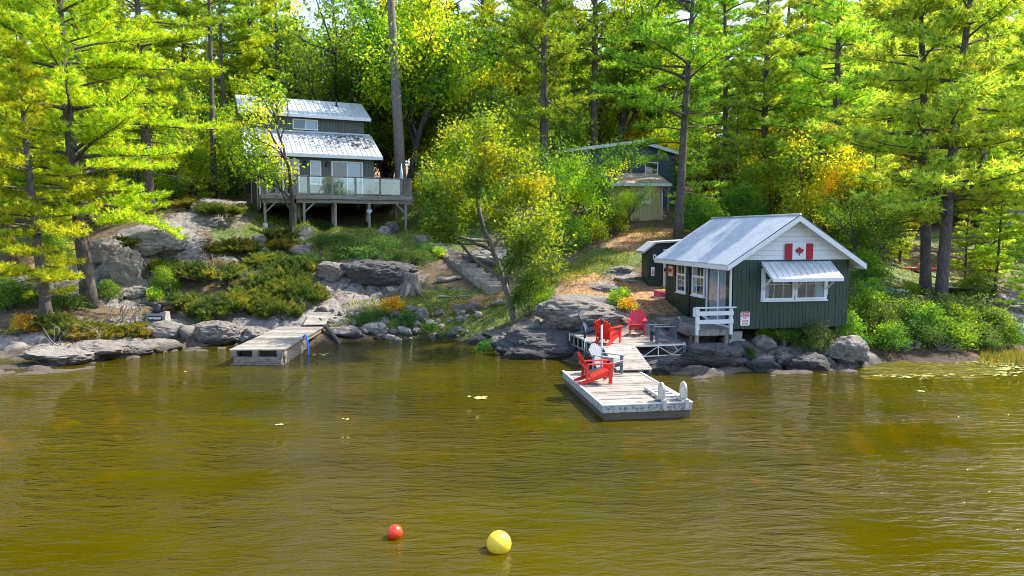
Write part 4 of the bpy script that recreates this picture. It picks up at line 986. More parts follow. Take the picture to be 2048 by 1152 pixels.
def build_deck():
    t = thing('cottage_deck', 'raised grey timber deck with glass railing in front of the cottage', 'deck', CT, CA); zt = 7.08; rnd = random.Random(2)
    secs = [(-.05, 1.86, -1.7, -.04), (1.87, 9.07, -2.4, -.04), (7.2, 9.07, -.02, 3.2)]
    m = MB()
    for x0, x1, y0, y1 in secs:
        y = y0
        while y < y1-.1: m.b2((x0, y, zt-.04), (x1, y+.134, zt-rnd.uniform(0, .005))); y += .14
    part('floor_boards', m, 'deckwood', t)
    m = MB()
    for x0, x1, y0, y1 in secs[:2]:
        m.b2((x0, y0-.04, zt-.26), (x1, y0-.002, zt-.003)); m.b2((x0, y0+.1, zt-.5), (x1, y0+.22, zt-.27))
    m.b2((9.072, -2.44, zt-.26), (9.11, 3.2, zt-.003)); m.b2((-.09, -1.74, zt-.26), (-.052, -.04, zt-.003)); m.b2((1.83, -2.44, zt-.26), (1.868, -1.745, zt-.003))
    x = .3
    while x < 9: m.b2((x, -1.4 if x < 1.9 else -2.1, zt-.25), (x+.04, -.06, zt-.042)); x += .6
    part('joists', m, 'deckwood', t)
    for x, y, foot in ((.12, -1.55, 1), (1.9, -1.5, 1), (2.32, -2.25, 1), (4.2, -2.25, 0), (6.3, -2.25, 0), (8.66, -2.25, 1), (8.7, .4, 0), (8.7, 3.0, 0)):
        g = cw_(x, y); b = gh(g.x, g.y); m = MB(); m.b2((x-.07, y-.07, b-.1+(.3 if foot else 0)), (x+.07, y+.07, zt-.505)); o = part('post', m, 'deckpost', t)
        if foot: f = MB(); f.tube([(x, y, b-.3), (x, y, b+.18), (x, y, b+.2)], [.17, .15, .12], 10); part('footing', f, 'concrete', o)
        if x in (.12, 2.32): k = MB(); k.beam((x+.05, y, zt-1.05), (x+.6, y, zt-.5), .07, .09); part('brace', k, 'deckpost', o)
        if x == 8.66: k = MB(); k.beam((x-.05, y, zt-1.05), (x-.6, y, zt-.5), .07, .09); part('brace', k, 'deckpost', o)
    r = thing('deck_railing', 'wood and glass panel railing round the cottage deck', 'railing', CT, CA)
    xs = [1.95, 2.6, 4.0, 5.45, 7.0, 8.35, 9.0]; zb = zt+.1; zr = zt+1.1
    for x in xs: m = MB(); m.b2((x-.05, -2.37, zt), (x+.05, -2.27, zr)); part('post', m, 'deckpost', r)
    m = MB(); m.b2((1.85, -2.42, zr), (9.12, -2.22, zr+.045)); m.b2((1.9, -2.35, zb-.06), (9.05, -2.3, zb)); m.b2((8.95, -2.2, zr), (9.1, 3.2, zr+.045)); m.b2((-.06, -1.72, zr), (1.84, -1.58, zr+.045)); m.b2((-.02, -1.67, zb-.06), (1.84, -1.62, zb)); part('top_rail', m, 'deckwood', r)
    for a, b in list(zip(xs, xs[1:]))[:-1]:
        m = MB(); m.b2((a+.07, -2.332, zb+.005), (b-.07, -2.318, zr-.03)); part('glass_panel', m, 'rail_glass', r)
    m = MB()
    for k in range(4): m.b2((8.45+.14*k, -2.35, zb), (8.49+.14*k, -2.31, zr))
    part('balusters', m, 'deckpost', r); m = MB()
    for k in range(26): m.b2((9.0, -2.1+.2*k, zb), (9.04, -2.06+.2*k, zr))
    part('balusters', m, 'deckpost', r); m = MB()
    for k in range(13): m.b2((.02+.14*k, -1.66, zb), (.055+.14*k, -1.63, zr))
    part('balusters', m, 'deckpost', r)
    for x, y in ((9.02, .2), (9.02, 3.1), (0, -1.65)): m = MB(); m.b2((x-.05, y-.05, zt), (x+.05, y+.05, zr)); part('post', m, 'deckpost', r)
    h = MB(); pl = [(.16*math.sin(a)**3, .01*(13*math.cos(a)-5*math.cos(2*a)-2*math.cos(3*a)-math.cos(4*a))) for a in np.linspace(0, 2*math.pi, 25)[:-1]]
    h.prism([(x*1.05, y*1.1) for x, y in pl], .02, (0, 0, 0), (1, 0, 0), (0, 0, 1)); o = part('heart_sign', h, 'heart'); o.location = cw_(6.3, -2.34, 6.1); o.rotation_euler = (0, 0, CA); tag(o, 'pale blue heart shaped board hung on a deck post', 'sign')
    u = thing('patio_umbrella', 'closed blue grey umbrella standing at the right end of the cottage deck', 'umbrella', cw_(8.75, -1.0, zt))
    m = MB(); m.tube([(0, 0, 0), (0, 0, 2.2)], .025, 8); part('pole', m, 'steel', u)
    m = MB(); m.tube([(0, 0, .75), (0, 0, .8), (0, 0, 1.5), (0, 0, 2.15)], [.07, .13, .1, .03], 10); part('canopy', m, 'heart', u)
    m = MB(); m.tube([(0, 0, 0), (0, 0, .06), (0, 0, .1)], [.25, .25, .06], 14); part('base', m, 'concrete', u)

def build_cabins():
    t = thing('blue_cabin', 'blue steel sided cabin with white eaves half hidden behind the pines', 'cabin', (3.6, 55, 0), R(4))
    W, L, zb, ze, zr = 9.2, 7, 6.5, 10.95, 11.75; x0 = 6.3
    m = MB(); m.b2((0, 0, zb), (W, L, ze)); m.prism([(0, ze), (W, ze), (x0, zr-.08)], -L, (0, 0, 0), (1, 0, 0), (0, 0, 1)); part('wall', m, 'blue', t)
    m = MB(); x = .1
    while x < W-.05:
        zt = ze+(zr-.1-ze)*(x/x0 if x < x0 else (W-x)/(W-x0)); m.b2((x, -.03, zb), (x+.04, -.001, zt)); x += .24
    part('siding_ribs', m, 'blue', t)
    m = MB(); a = .5
    m.prism([(-a, ze-.05), (x0, zr), (W+a, ze-.15), (W+a, ze-.04), (x0, zr+.11), (-a, ze+.06)], -(L+1), (0, -.5, 0), (1, 0, 0), (0, 0, 1)); rf = part('roof', m, 'roof2', t)
    for p, q in (((-a, ze-.02), (x0, zr+.03)), ((x0, zr+.03), (W+a, ze-.12))):
        m = MB(); m.beam((p[0], -.53, p[1]), (q[0], -.53, q[1]), .04, .24); part('fascia', m, 'white', rf)
    for x in (1.2, 6.9): sash(t, (x, -.035, 9.2), (1, 0, 0), (0, 0, 1), (0, -1, 0), .9, 1.0, 1, 2)
    s = thing('tan_shed', 'small tan sided lean to with a white window below the blue cabin', 'shed', (7.0, 48.6, 0), R(4))
    def ribs(x0, x1, y, z0, z1):
        b = MB(); x = x0
        while x < x1-.01: b.b2((x+.008, y-.02, z0), (min(x+.18, x1)-.008, y+.02, z1)); x += .18
        return b
    m = MB(); m.b2((1.32, .03, 5.55), (3.38, 5.5, 8.25)); m.b2((.2, .7, 5.65), (1.31, 5.5, 8.2)); part('wall_core', m, 'tan', s)
    b = ribs(1.3, 3.4, 0, 5.5, 8.2); part('front_wall', b, 'tan', s)
    for x in (1.25, 3.39): m = MB(); m.b2((x, -.03, 5.5), (x+.06, .05, 8.2)); part('corner_trim', m, 'white', s)
    m = MB(); m.prism([(-.5, 7.98), (3.2, 9.0), (3.2, 9.1), (-.5, 8.1)], 4.3, (-.4, 0, 0), (0, 1, 0), (0, 0, 1)); part('roof', m, 'tanroof', s)
    m = MB(); m.b2((-.42, -.54, 7.92), (3.92, -.5, 8.12)); part('fascia', m, 'white', s)
    sash(s, (2.05, -.025, 6.85), (1, 0, 0), (0, 0, 1), (0, -1, 0), .42, .88, 1, 2)
    for x in (3.75, -.3):
        m = MB(); m.tube([(x, -.3, 5.3), (x, -.3, 8.0)], .07, 8); m.beam((x, -.3, 7.4), (x-.5 if x > 1 else x+.5, -.3, 8.0), .08, .08); part('porch_post', m, 'log', s)
    # green shed behind the boathouse
    s = thing('green_shed', 'small dark green shed with a white door behind the boathouse', 'shed', (6.42, 33, 0), R(3)); g = 1.75
    m = MB(); m.prism([(0, g), (1.7, g), (1.7, 4.3), (.35, 4.22), (0, 3.95)], -1.3, (0, 0, 0), (1, 0, 0), (0, 0, 1)); part('wall', m, 'green2', s)
    m = MB(); m.prism([(-.28, 3.8), (.33, 4.27), (1.95, 4.36), (1.95, 4.44), (.3, 4.35), (-.28, 3.9)], -1.6, (0, -.2, 0), (1, 0, 0), (0, 0, 1)); part('roof', m, 'shed_roof', s)
    m = MB(); m.b2((.72, -.05, g+.1), (1.45, -.002, 4.0)); d = part('door', m, 'white_worn', s)
    m = MB(); m.b2((.76, -.07, 2.95), (.84, -.052, 3.1)); m.b2((.72, -.075, 3.0), (.95, -.06, 3.03)); part('latch', m, 'black', d)
    for lab, x, z, w, h, mt in (('small white card sign high on the green shed', .3, 3.62, .14, .26, 0), ('white notice with a dark figure lower on the green shed', .22, 2.95, .16, .42, 1)):
        q = thing('notice', lab, 'sign', s.matrix_basis @ Vector((x, -.02, z)), R(3))
        m = MB(); m.b2((-w/2, -.01, -h/2), (w/2, .012, h/2)); part('board', m, 'signwhite', q)
        m = MB()
        if mt: m.tube([(0, -.014, -.14), (.02, -.014, 0), (-.02, -.014, .12)], [.035, .02, .008], 6)
        else: m.b2((-.03, -.016, -.07), (.03, -.0105, .07))
        part('mark', m, 'black', q)
    # things at the right edge
    s = thing('dark_shed', 'dark plank shed among the trees at the right edge', 'shed', (38.0, 54, 0), R(-8)); g = gh(40, 55)
    m = MB(); m.b2((0, 0, g-.3), (6, 4, g+1.9)); part('wall', m, 'walk', s); m = MB(); m.prism([(-.4, g+1.75), (3, g+2.7), (6.4, g+1.75), (6.4, g+1.9), (3, g+2.85), (-.4, g+1.9)], -4.8, (0, -.4, 0), (1, 0, 0), (0, 0, 1)); part('roof', m, 'black', s)
    m = MB(); m.b2((.7, -.06, g), (1.6, -.002, g+1.6)); part('door', m, 'deckwood', s)

def build_left_dock():
    zt = .58; W, L = 1.85, 6.1; o = Vector((-10.15, 25.0, 0)); a = R(2); rnd = random.Random(12)
    t = thing('timber_dock', 'grey timber crib dock with an open front on the left shore', 'dock', o, a)
    m = MB(); y = 0
    while y < L-.1: m.b2((-.06, y, zt-.05), (W+.06, y+.138, zt-rnd.uniform(0, .012))); y += .146
    part('planks', m, 'dock_y', t)
    m = MB(); m.b2((W-.12, -.02, .34), (W, L, zt-.053)); m.b2((0, -.02, .34), (.12, L, zt-.053)); m.b2((W-.1, .24, .05), (W+.01, 3.4, .33)); m.b2((W-.1, .24, -.6), (W+.01, 2.8, .045)); m.b2((-.01, .24, -.6), (.1, 3, .33)); part('side_beam', m, 'crib', t)
    for x in (.0, .78, W-.2):
        m = MB(); m.b2((x, -.04, .3), (x+.2, .18, zt-.054)); part('post', m, 'crib', t)
    m = MB(); m.b2((.12, -.03, .06), (W-.05, .2, .295)); m.b2((.0, -.02, -.7), (W, .2, .05)); part('front_beam', m, 'crib', t)
    m = MB(); m.b2((.14, .6, -.6), (W-.14, .7, zt-.06)); part('crib_wall', m, 'dock_low', t); m = MB(); m.b2((.14, 3.2, -.6), (W-.14, 3.3, zt-.06)); part('crib_wall', m, 'dock_low', t)
    p, q = Vector((-8.85, 31.1, .66)), Vector((-8.95, 32.55, 1.05)); d = q-p
    g = thing('boarding_plank', 'short sloping plank bridge from the timber dock up to the bank', 'gangplank', p)
    m = MB(); n = int(d.length/.15); sd = Vector((.45, 0, 0))
    for i in range(n):
        c = d*((i+.5)/n); m.box(c, (.98, .135, .035), Vector((0, 1, 0)).rotation_difference(d.normalized()).to_matrix())
    part('planks', m, 'dock_y', g); m = MB()
    for s in (-.42, .42): m.beam(Vector((s, 0, -.07)), d+Vector((s, 0, -.07)), .05, .1)
    part('stringer', m, 'deckwood', g)
    h = MB(); c = at_z(611, 673, .62); pts = [c+Vector(v) for v in ((-.12, -.05, -.05), (0, 0, .06), (.12, -.2, -.02), (.28, -.6, -.35), (.3, -.7, -.6), (.2, -.75, -1.0))]
    o = part('blue_tube', h.tube(pts, .045, 8), 'bluehose'); tag(o, 'bent blue tube at the right side of the timber dock', 'tube')
    c = MB(); pts = [on(640, 655, 31.8)+Vector((0, 0, .22)), on(655, 662, 31.0)+Vector((0, 0, .2)), on(668, 672, 30.4)+Vector((0, 0, .12)), on(680, 684, 29.9)+Vector((0, 0, .0)), at_z(684, 692, -.2)]
    o = part('drain_pipe', c.tube(pts, .1, 10), 'hose'); tag(o, 'thick black pipe curving over the stones into the water', 'pipe')
    c = MB(); P = [(636, 480, 40.8), (640, 505, 39.3), (643, 530, 37.7), (645, 548, 36.6), (636, 566, 35.9), (622, 580, 35.1), (613, 600, 34.1), (608, 625, 33.2)]
    o = part('water_hose', c.tube([on(*p)+Vector((0, 0, .1)) for p in P], .04, 6), 'hose'); tag(o, 'thin black hose running down the rocky slope to the dock', 'hose')

def build_stairs():
    A = on(838, 480, 42.5, False); B = on(1004, 584, 35.6, False); n = 14; A.z = max(A.z, 4.2); B.z = max(B.z, 1.6)
    t = thing('garden_stairs', 'stone and timber steps climbing the slope to the cottage', 'steps', B); d = A-B; f = Vector((d.x, d.y, 0)); rz = math.atan2(f.y, f.x); run = f.length/n
    Rm = Matrix.Rotation(rz, 3, 'Z'); zs = []
    for i in range(n):
        c = f*((i+.5)/n); sd = Vector((-f.y, f.x, 0)).normalized()
        g = max(gh(B.x+c.x+sd.x*s, B.y+c.y+sd.y*s) for s in (-.5, 0, .5)); zs.append(max(g-B.z+.1, (zs[-1]+.1) if zs else .12))
    for i in range(n):
        m = MB(); c = f*((i+.5)/n); zt = zs[i]; wob = random.Random(i).uniform(-.08, .08)
        m.box((c.x, c.y, zt-.27), (run*1.15, 1.05+wob, .5), Rm); m.box((c.x-f.normalized().x*run*.52, c.y-f.normalized().y*run*.52, zt-.055), (.08, 1.12+wob, .14), Rm)
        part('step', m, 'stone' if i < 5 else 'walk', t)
    sd = Vector((-f.y, f.x, 0)).normalized()*-.62
    h = MB(); prev = None
    for k in (0, 3, 7, 10, 13):
        p = f*((k+.5)/n)+sd+Vector((0, 0, zs[k])); h.tube([p+Vector((0, 0, -.4)), p+Vector((0, 0, .9))], .022, 6)
        if prev is not None: h.tube([prev, p+Vector((0, 0, .9))], .02, 6)
        prev = p+Vector((0, 0, .9))
    part('handrail', h, 'black', t)
    A2 = on(905, 412, 49.5); s = thing('path_steps', 'two plank steps on the grassy path right of the cottage deck', 'steps', A2)
    for k in range(2): m = MB(); m.box((.05*k, .7*k, .12+.24*k), (1.3, .5, .12)); part('step', m, 'deckwood', s)

def build_misc():
    # buoys
    for lab, px, py, r, mt, sink in (('small red mooring buoy floating near the lower middle', 790, 1060, .118, 'buoyred', .04), ('large yellow mooring buoy with grime spots on the water', 998, 1078, .188, 'buoyyel', .1)):
        p = at_z(px, py+(14 if mt == 'buoyred' else 20), 0)
        b = thing('mooring_buoy', lab, 'buoy', (p.x, p.y, r-sink), 0, 'mooring buoys in the foreground'); bm = bmesh.new(); bmesh.ops.create_uvsphere(bm, u_segments=40, v_segments=24, radius=r); me = bpy.data.meshes.new('float_ball'); bm.to_mesh(me); bm.free(); me.polygons.foreach_set('use_smooth', [True]*len(me.polygons)); part('float_ball', me, mt, b)
        m = MB(); m.tube([(0, 0, -r*1.05), (0, 0, -r*1.3), (.02, 0, -r*1.6), (.03, .02, -.45)], [.035, .03, .012, .012], 8); part('rope_eye', m, 'rope', b)
    # plinth with a winged ornament
    p = on(317, 640, 31.0); t = thing('ornament_plinth', 'black metal winged ornament on a stone plinth with a name plate', 'ornament', p, R(-4))
    m = MB(); m.add([(x*(1 if z < .2 else .86), y*(1 if z < .2 else .8), z) for z in (-.3, .42) for x, y in ((-.48, -.25), (.48, -.25), (.48, .25), (-.48, .25))], [(3, 2, 1, 0), (4, 5, 6, 7), (0, 1, 5, 4), (1, 2, 6, 5), (2, 3, 7, 6), (3, 0, 4, 7)]); part('plinth', m, 'rock_dark' and 'stone', t)
    m = MB(); m.box((0, -.262, .16), (.66, .02, .2), Matrix.Rotation(R(4), 3, 'X')); pl = part('name_plate', m, 'black', t)
    m = MB(); rnd = random.Random(5); x = -.28
    while x < .27: w = rnd.uniform(.03, .05); m.b2((x, -.29, .11+rnd.uniform(0, .02)), (x+w, -.278, .21)); x += w+.018
    part('raised_marks', m, 'signwhite', pl)
    m = MB(); m.tube([(0, 0, .4), (0, 0, .55), (0, 0, .72), (0, 0, .8)], [.3, .2, .24, .12], 12)
    for s in (-1, 1): m.tube([(0, 0, .72), (s*.35, 0, .74), (s*.75, 0, .78), (s*.98, 0, .84)], [.12, .09, .05, .01], 8)
    part('winged_figure', m, 'black', t)
    # logs, stump, driftwood
    def log(lab, a, b, r, mt='log', name='driftwood_log'):
        m = MB(); d = b-a; pts = [a+d*k/6+Vector((0, 0, r*.7+.04*math.sin(k*1.7))) for k in range(7)]
        o = part(name, m.tube(pts, [r*(1-.4*k/6)*(1+.12*math.sin(k*2.3)) for k in range(7)], 9), mt); tag(o, lab, 'log'); return o
    log('pale driftwood log lying on the grass left of the steps', on(875, 564, 36.8), on(921, 553, 37.2), .15)
    log('grey board lying flat on the slope above the maple roots', on(875, 596, 35.2), on(945, 594, 35.2), .06, name='fallen_board')
    log('thin pole lying in the needles beside the green shed', on(1228, 553, 33.6), on(1276, 556, 33.4), .06, name='fallen_pole')
    log('wet plank lying at the water edge beside the big rock', on(1002, 684, 29.2)+Vector((0, 0, .05)), on(1030, 686, 28.6)+Vector((0, 0, .05)), .06, 'deckwood', 'plank')
    s = MB(); c = on(822, 580, 36.3); n = 18; vs = []
    rs = random.Random(2); prof = [(.62, -.2), (.5, .1), (.4, .4), (.37, .8), (.36, .92)]
    for r, z in prof:
        for k in range(n):
            a = 6.283*k/n; fl = 1+(.28*max(0, math.cos(a*5))*(r-.34)/.25 if r > .38 else .05*math.cos(a*7)); vs.append((r*fl*math.cos(a), r*fl*math.sin(a), z+(.05*math.sin(a*3) if z > .8 else 0)))
    fs = [(i*n+k, i*n+(k+1) % n, (i+1)*n+(k+1) % n, (i+1)*n+k) for i in range(4) for k in range(n)]+[tuple(4*n+k for k in range(n))]
    s.add(vs, fs, True)
    for a in (3.6, 4.6, 5.4): s.tube([(.35*math.cos(a), .35*math.sin(a), .3), (.8*math.cos(a), .8*math.sin(a), -.05), (1.4*math.cos(a), 1.4*math.sin(a), -.35)], [.17, .12, .04], 7)
    o = part('tree_stump', s, 'stump'); o.location = c; tag(o, 'old grey tree stump with flaring roots on the dark outcrop', 'stump')
    def snag(lab, px, py, d, h, seed, n=6, flat=0):
        m = MB(); r = random.Random(seed); p0 = on(px, py, d)
        for _ in range(n):
            p = Vector((r.uniform(-.3, .3), r.uniform(-.2, .2), -.1)); a = r.uniform(0, 6.28); dd = Vector((math.cos(a), math.sin(a)*.5, r.uniform(.3, 1.6)*(1-flat))).normalized(); q = [p]
            for k in range(6): dd = (dd+Vector((r.uniform(-.35, .35), r.uniform(-.3, .3), r.uniform(-.2, .3)*(1-flat)))).normalized(); q.append(q[-1]+dd*h/6)
            m.tube(q, [.035*(1-k/7)*(.6+h*.4) for k in range(7)], 6)
            if h > .8: m.tube([q[3], q[3]+Vector((r.uniform(-.4, .4), 0, .3))*h, q[3]+Vector((r.uniform(-.5, .5), 0, .45))*h], [.018, .012, .005], 5)
        o = part('driftwood_root', m, 'log'); o.location = p0; tag(o, lab, 'driftwood')
    snag('bleached bare branches sticking up beside the left pine trunk', 240, 640, 30.6, 1.3, 3, 4); snag('twisted grey dead branch left of the winged ornament', 272, 645, 30.8, 1.2, 9, 4)
    snag('tangle of grey sticks spread over the left rock shelf', 150, 688, 27.3, 1.9, 5, 16, .9); snag('grey dead twigs in the juniper slope above the ornament', 420, 560, 35, 1.5, 7, 12); snag('pale dead brush in the middle of the juniper slope', 505, 575, 34.5, 1.2, 8, 12)
    snag('washed up root tangle at the right bank waterline', 1880, 722, 26.8, .8, 11, 18)
    m = MB(); m.box((0, 0, .12), (.5, .3, .3)); m.box((0, 0, .275), (.54, .34, .03)); o = part('wooden_box', m, 'deckwood'); o.location = on(1822, 718, 26.9); tag(o, 'pale wooden block at the waterline under the right bank bushes', 'block')
    # boats on the right lawn
    def hull(name, lab, cat, loc, rz, L, W, H, mt, flip=True, tilt=0):
        t = thing(name, lab, cat, loc, rz); m = MB(); n = 16; k = 8; vs = []
        for i in range(n+1):
            u = i/n*2-1; w = W/2*max(.02, (1-abs(u)**2.4)); h = H*(1-.25*(1-abs(u)**2))
            for j in range(k+1):
                a = math.pi*j/k; vs.append((u*L/2, -w*math.cos(a), (h if flip else H)*(math.sin(a)**.7 if flip else 1-math.sin(a)**.7)))
        fs = [(i*(k+1)+j, i*(k+1)+j+1, (i+1)*(k+1)+j+1, (i+1)*(k+1)+j) for i in range(n) for j in range(k)]
        part('hull', m.add(vs, fs, True), mt, t)
        g = MB()
        for s in (0, k): g.tube([Vector(vs[i*(k+1)+s])+Vector((0, 0, .0)) for i in range(n+1)], .025, 6)
        part('gunwale', g, 'white_worn', t); t.rotation_euler = (tilt, 0, rz); return t
    hull('canoe', 'pale green canoe turned over on the bank at the right edge', 'canoe', on(2062, 648, 29.8)+Vector((0, 0, .15)), R(-32), 4.6, .9, .5, 'canoe')
    hull('canoe', 'red and white canoe bow beside the far corner of the boathouse', 'canoe', on(1329, 607, 31.3)+Vector((.25, 0, 0)), R(20), 1.7, .6, .34, 'kayakred')
    def board(lab, px, py, d, L, W, rz, mt):
        t = thing('sailboard', lab, 'sailboard', on(px, py, d)+Vector((0, 0, .12)), R(rz)); m = MB(); pl = [(L/2*math.cos(a), W/2*math.sin(a)*(1-.25*math.cos(a))) for a in np.linspace(0, 6.283, 29)[:-1]]
        m.prism(pl, .13, (0, 0, 0), (1, 0, 0), (0, 1, 0)); part('deck', m, mt, t); m = MB(); m.prism([(0, 0), (.3, 0), (.05, -.35)], .03, (-L/2+.3, 0, 0), (1, 0, 0), (0, 0, 1)); part('fin', m, 'black', t); m = MB(); m.b2((-.4, -W*.3, .131), (.3, W*.3, .14)); part('grip_pad', m, 'heart', t)
    board('white sailboard lying on the needles behind the boathouse', 1757, 592, 33, 2.9, .7, -62, 'white'); board('narrow red and white board lying further back on the right lawn', 1840, 555, 38.5, 2.6, .6, -25, 'kayakred')
    t = thing('windsurf_sail', 'white red and blue sail spread flat on the lawn between two pine trunks', 'sail', on(1865, 582, 35.2)+Vector((0, 0, .2)), R(-6)); 
    for nm, mt, x0, x1 in (('red_panel', 'kayakred', -2.3, -.9), ('blue_panel', 'sailblue', -.9, .0), ('white_panel', 'white', .0, 1.6)):
        m = MB(); n = 6; vs = []
        for i in range(n+1):
            x = x0+(x1-x0)*i/n; w = .25+1.0*(x+2.3)/3.9; 
            for y in (-w, 0, w): vs.append((x, y, .05+.05*math.sin(x*3+y)-.03*abs(y)))
        fs = [(i*3+j, i*3+j+3, i*3+j+4, i*3+j+1) for i in range(n) for j in range(2)]; part(nm, m.add(vs, fs), mt, t)
    m = MB(); m.tube([(-2.4, -.3, .05), (1.7, -1.25, .06)], .03, 6); part('mast', m, 'black', t)
    t = thing('life_jacket', 'crumpled orange life jacket on the boards of the right lawn', 'life jacket', on(1843, 545, 38.6)+Vector((0, 0, .3))); m = MB(); me = rock_mesh(5, (.5, .35, .5), 4, 3); part('vest', me, 'orange', t); m.tube([(-.24, -.19, .05), (0, -.21, .06), (.24, -.19, .05)], .022, 6); part('strap', m, 'black', t)
# ---------------------------------------------------------------- vegetation
BR = [(.48, .53, .03), (.37, .46, .026), (.25, .38, .026), (.12, .22, .022), (.37, .29, .05)]
MG = [(0.128, 0.255, 0.03), (0.195, 0.33, 0.038), (0.3, 0.405, 0.045), (0.068, 0.15, 0.027), (0.36, 0.285, 0.06)]
PL = [(0.36, 0.486, 0.081), (0.504, 0.594, 0.099), (0.234, 0.36, 0.063), (0.126, 0.234, 0.054), (0.54, 0.432, 0.09)]
YG = [(0.126, 0.252, 0.022), (0.234, 0.378, 0.022), (0.432, 0.522, 0.022), (0.72, 0.648, 0.025), (0.8, 0.576, 0.036)]
DG = [(0.053, 0.128, 0.018), (0.09, 0.188, 0.021), (0.15, 0.27, 0.021), (0.3, 0.39, 0.024), (0.54, 0.45, 0.03)]
OR = [(0.182, 0.266, 0.021), (0.42, 0.42, 0.021), (0.7, 0.476, 0.028), (0.77, 0.28, 0.028), (0.7, 0.126, 0.028)]
JU = [(.05, .085, .022), (.09, .13, .026), (.16, .18, .03), (.28, .26, .035), (.24, .16, .08)]
def build_trees():
    N, Lf, Bk, B2 = 'pine_a', 'leaf', 'bark', 'bark2'
    def at(px, py, d): return on(px, py, d, False)
    w5 = [3, 4, 3, 1.2, .4]
    # --- individual trees
    a = pine_meshes(11, 19, .34, .2, 5.6, BR, w5, 1.25, .55, 1.5, (-.6, 0), 6, .75, [(3.9, 0.1, 4.6, .2, -.5), (6.6, -.5, 6.2, .1, .1), (8.2, .25, 6.6, .1, .1), (8.8, -2.2, 5, .1, .1), (10.5, 0, 6.2, .15, .1)], .21, 9)
    big = plant('white_pine', 'big left white pine with thick trunk, low limb reaching over the cliff', 'pine tree', a, at(180, 612, 32), (Bk, N))
    a = pine_meshes(12, 11.8, .23, .1, 3.5, BR, [5, 4, 2, .6, .2], 1.35, .52, 1.6, (-.7, 0), 4, .8, [(2.0, -.6, 2.6, .05, 0), (2.2, 2.8, 2.2, .0, 0), (3.7, -.4, 3.6, .1, 0), (4.2, 3.0, 3.2, .1, 0)], .2, 9)
    sm = plant('white_pine', 'smaller bright yellow green pine in front at the far left shore', 'pine tree', a, at(96, 640, 29.3), (Bk, N))
    dup(big, at(-120, 560, 36), 2.4, .95, 'yellow green pine whose boughs enter at the left edge of the picture')
    dup(sm, at(30, 560, 37), 1.4, 1.25, 'pale trunked pine behind the small front pine at the left edge')
    a = pine_meshes(13, 20, .33, .26, 5.2, BR, [2, 4, 4, 2, .8], 1.0, .6, 1.5, (-.5, 0), 9, .7, (), .24, 8, None, .05)
    l3 = plant('white_pine', 'tall pine with bare dead limbs behind the big left pine', 'pine tree', a, at(300, 425, 43), (Bk, N))
    a = pine_meshes(14, 22, .24, .55, 3.6, MG, w5, 1.0, .6, 1.4, (.1, 0), 6, .7, (), .24, 8, None, .05)
    l4 = plant('white_pine', 'slim straight pine with a bare pale trunk just left of the cottage', 'pine tree', a, at(428, 398, 50), (Bk, N))
    dup(l3, at(165, 420, 46), 1.9, 1.0, 'pine with a dark trunk between the big left pine and the left edge'); dup(l3, at(60, 430, 50), 4.4, 1.05, 'pine high in the upper left corner behind the front pines')
    a = pine_meshes(15, 30, .42, .62, 4.2, MG, w5, 1.0, .8, 1.4, (-1.6, 0), 3, .8, (), .24, 8, None, .05)
    plant('white_pine', 'very tall leaning pine with a smooth bare trunk beside the cottage deck', 'pine tree', a, at(803, 345, 50.5), ('bark3', N))
    a = pine_meshes(16, 23, .35, .26, 4.6, MG, [2, 4, 4, 1.5, .5], 1.0, .6, 1.4, (.1, 0), 6, .75, (), .23, 8, (2.6, .25), .045)
    c4 = plant('white_pine', 'stout pine in the middle behind the maple with tufted green boughs', 'pine tree', a, at(1090, 420, 46), (Bk, N))
    dup(c4, at(1186, 395, 57), 2.2, 1.1, 'straight pine trunk rising behind the blue cabin'); dup(c4, at(1052, 400, 60), 4.0, 1.0, 'thin dark pine left of the stout middle pine')
    a = pine_meshes(17, 20, .27, .3, 4.8, MG, [4, 4, 2, 1.5, .3], 1.1, .55, 1.5, (1.1, .3), 5, .6, [(7.8, 3.2, 5.2, .2, .2), (9.6, 2.8, 4.8, .2, .2), (5.4, 3.1, 3.4, .1, -.1), (4.6, 2.6, 2.4, .1, -.1), (11, 3.0, 4.6, .2, .2)], .21, 8, (3.0, .3), .042)
    r1 = plant('white_pine', 'dark green leaning pine behind the boathouse roof', 'pine tree', a, at(1356, 474, 40), (Bk, N))
    a = pine_meshes(18, 22, .3, .14, 4.6, PL, w5, 1.0, .56, 1.4, (0, 0), 8, .75, (), .24, 8, None, .05)
    r3 = plant('white_pine', 'thick trunked pine above the boathouse gable', 'pine tree', a, at(1662, 440, 46), (Bk, N))
    dup(r3, at(1524, 440, 50), 1.2, .95, 'slender dark pine between the leaning pine and the boathouse gable'); dup(r1, at(1450, 440, 54), 3.6, 1.05, 'dense dark green pine right of the leaning pine')
    dup(r3, at(1716, 430, 53), 2.8, .95, 'pine with dead side twigs right of the thick trunked pine')
    a = pine_meshes(19, 18, .23, .2, 4.4, PL, [3, 5, 2, 1, .4], 1.0, .56, 1.4, (1.3, 0), 10, .7, (), .24, 8, None, .05)
    r6 = plant('white_pine', 'leaning pine with a dark trunk on the right lawn, right one of the close pair', 'pine tree', a, at(1880, 617, 33), (Bk, N)); r6.scale = (1.2,)*3
    dup(r6, at(1851, 596, 34.8), 2.1, 1.15, 'upright brown trunked pine on the right lawn, left one of the close pair')
    dup(r3, at(2090, 560, 36), .6, .9, 'pale green pine whose boughs hang in from the right edge'); dup(r6, at(1820, 470, 52), 4.2, 1.1, 'thin pine between the boathouse gable and the close pair of trunks'); dup(r3, at(2040, 480, 55), 5.2, 1.0, 'pine standing in front of the dark shed at the right edge')
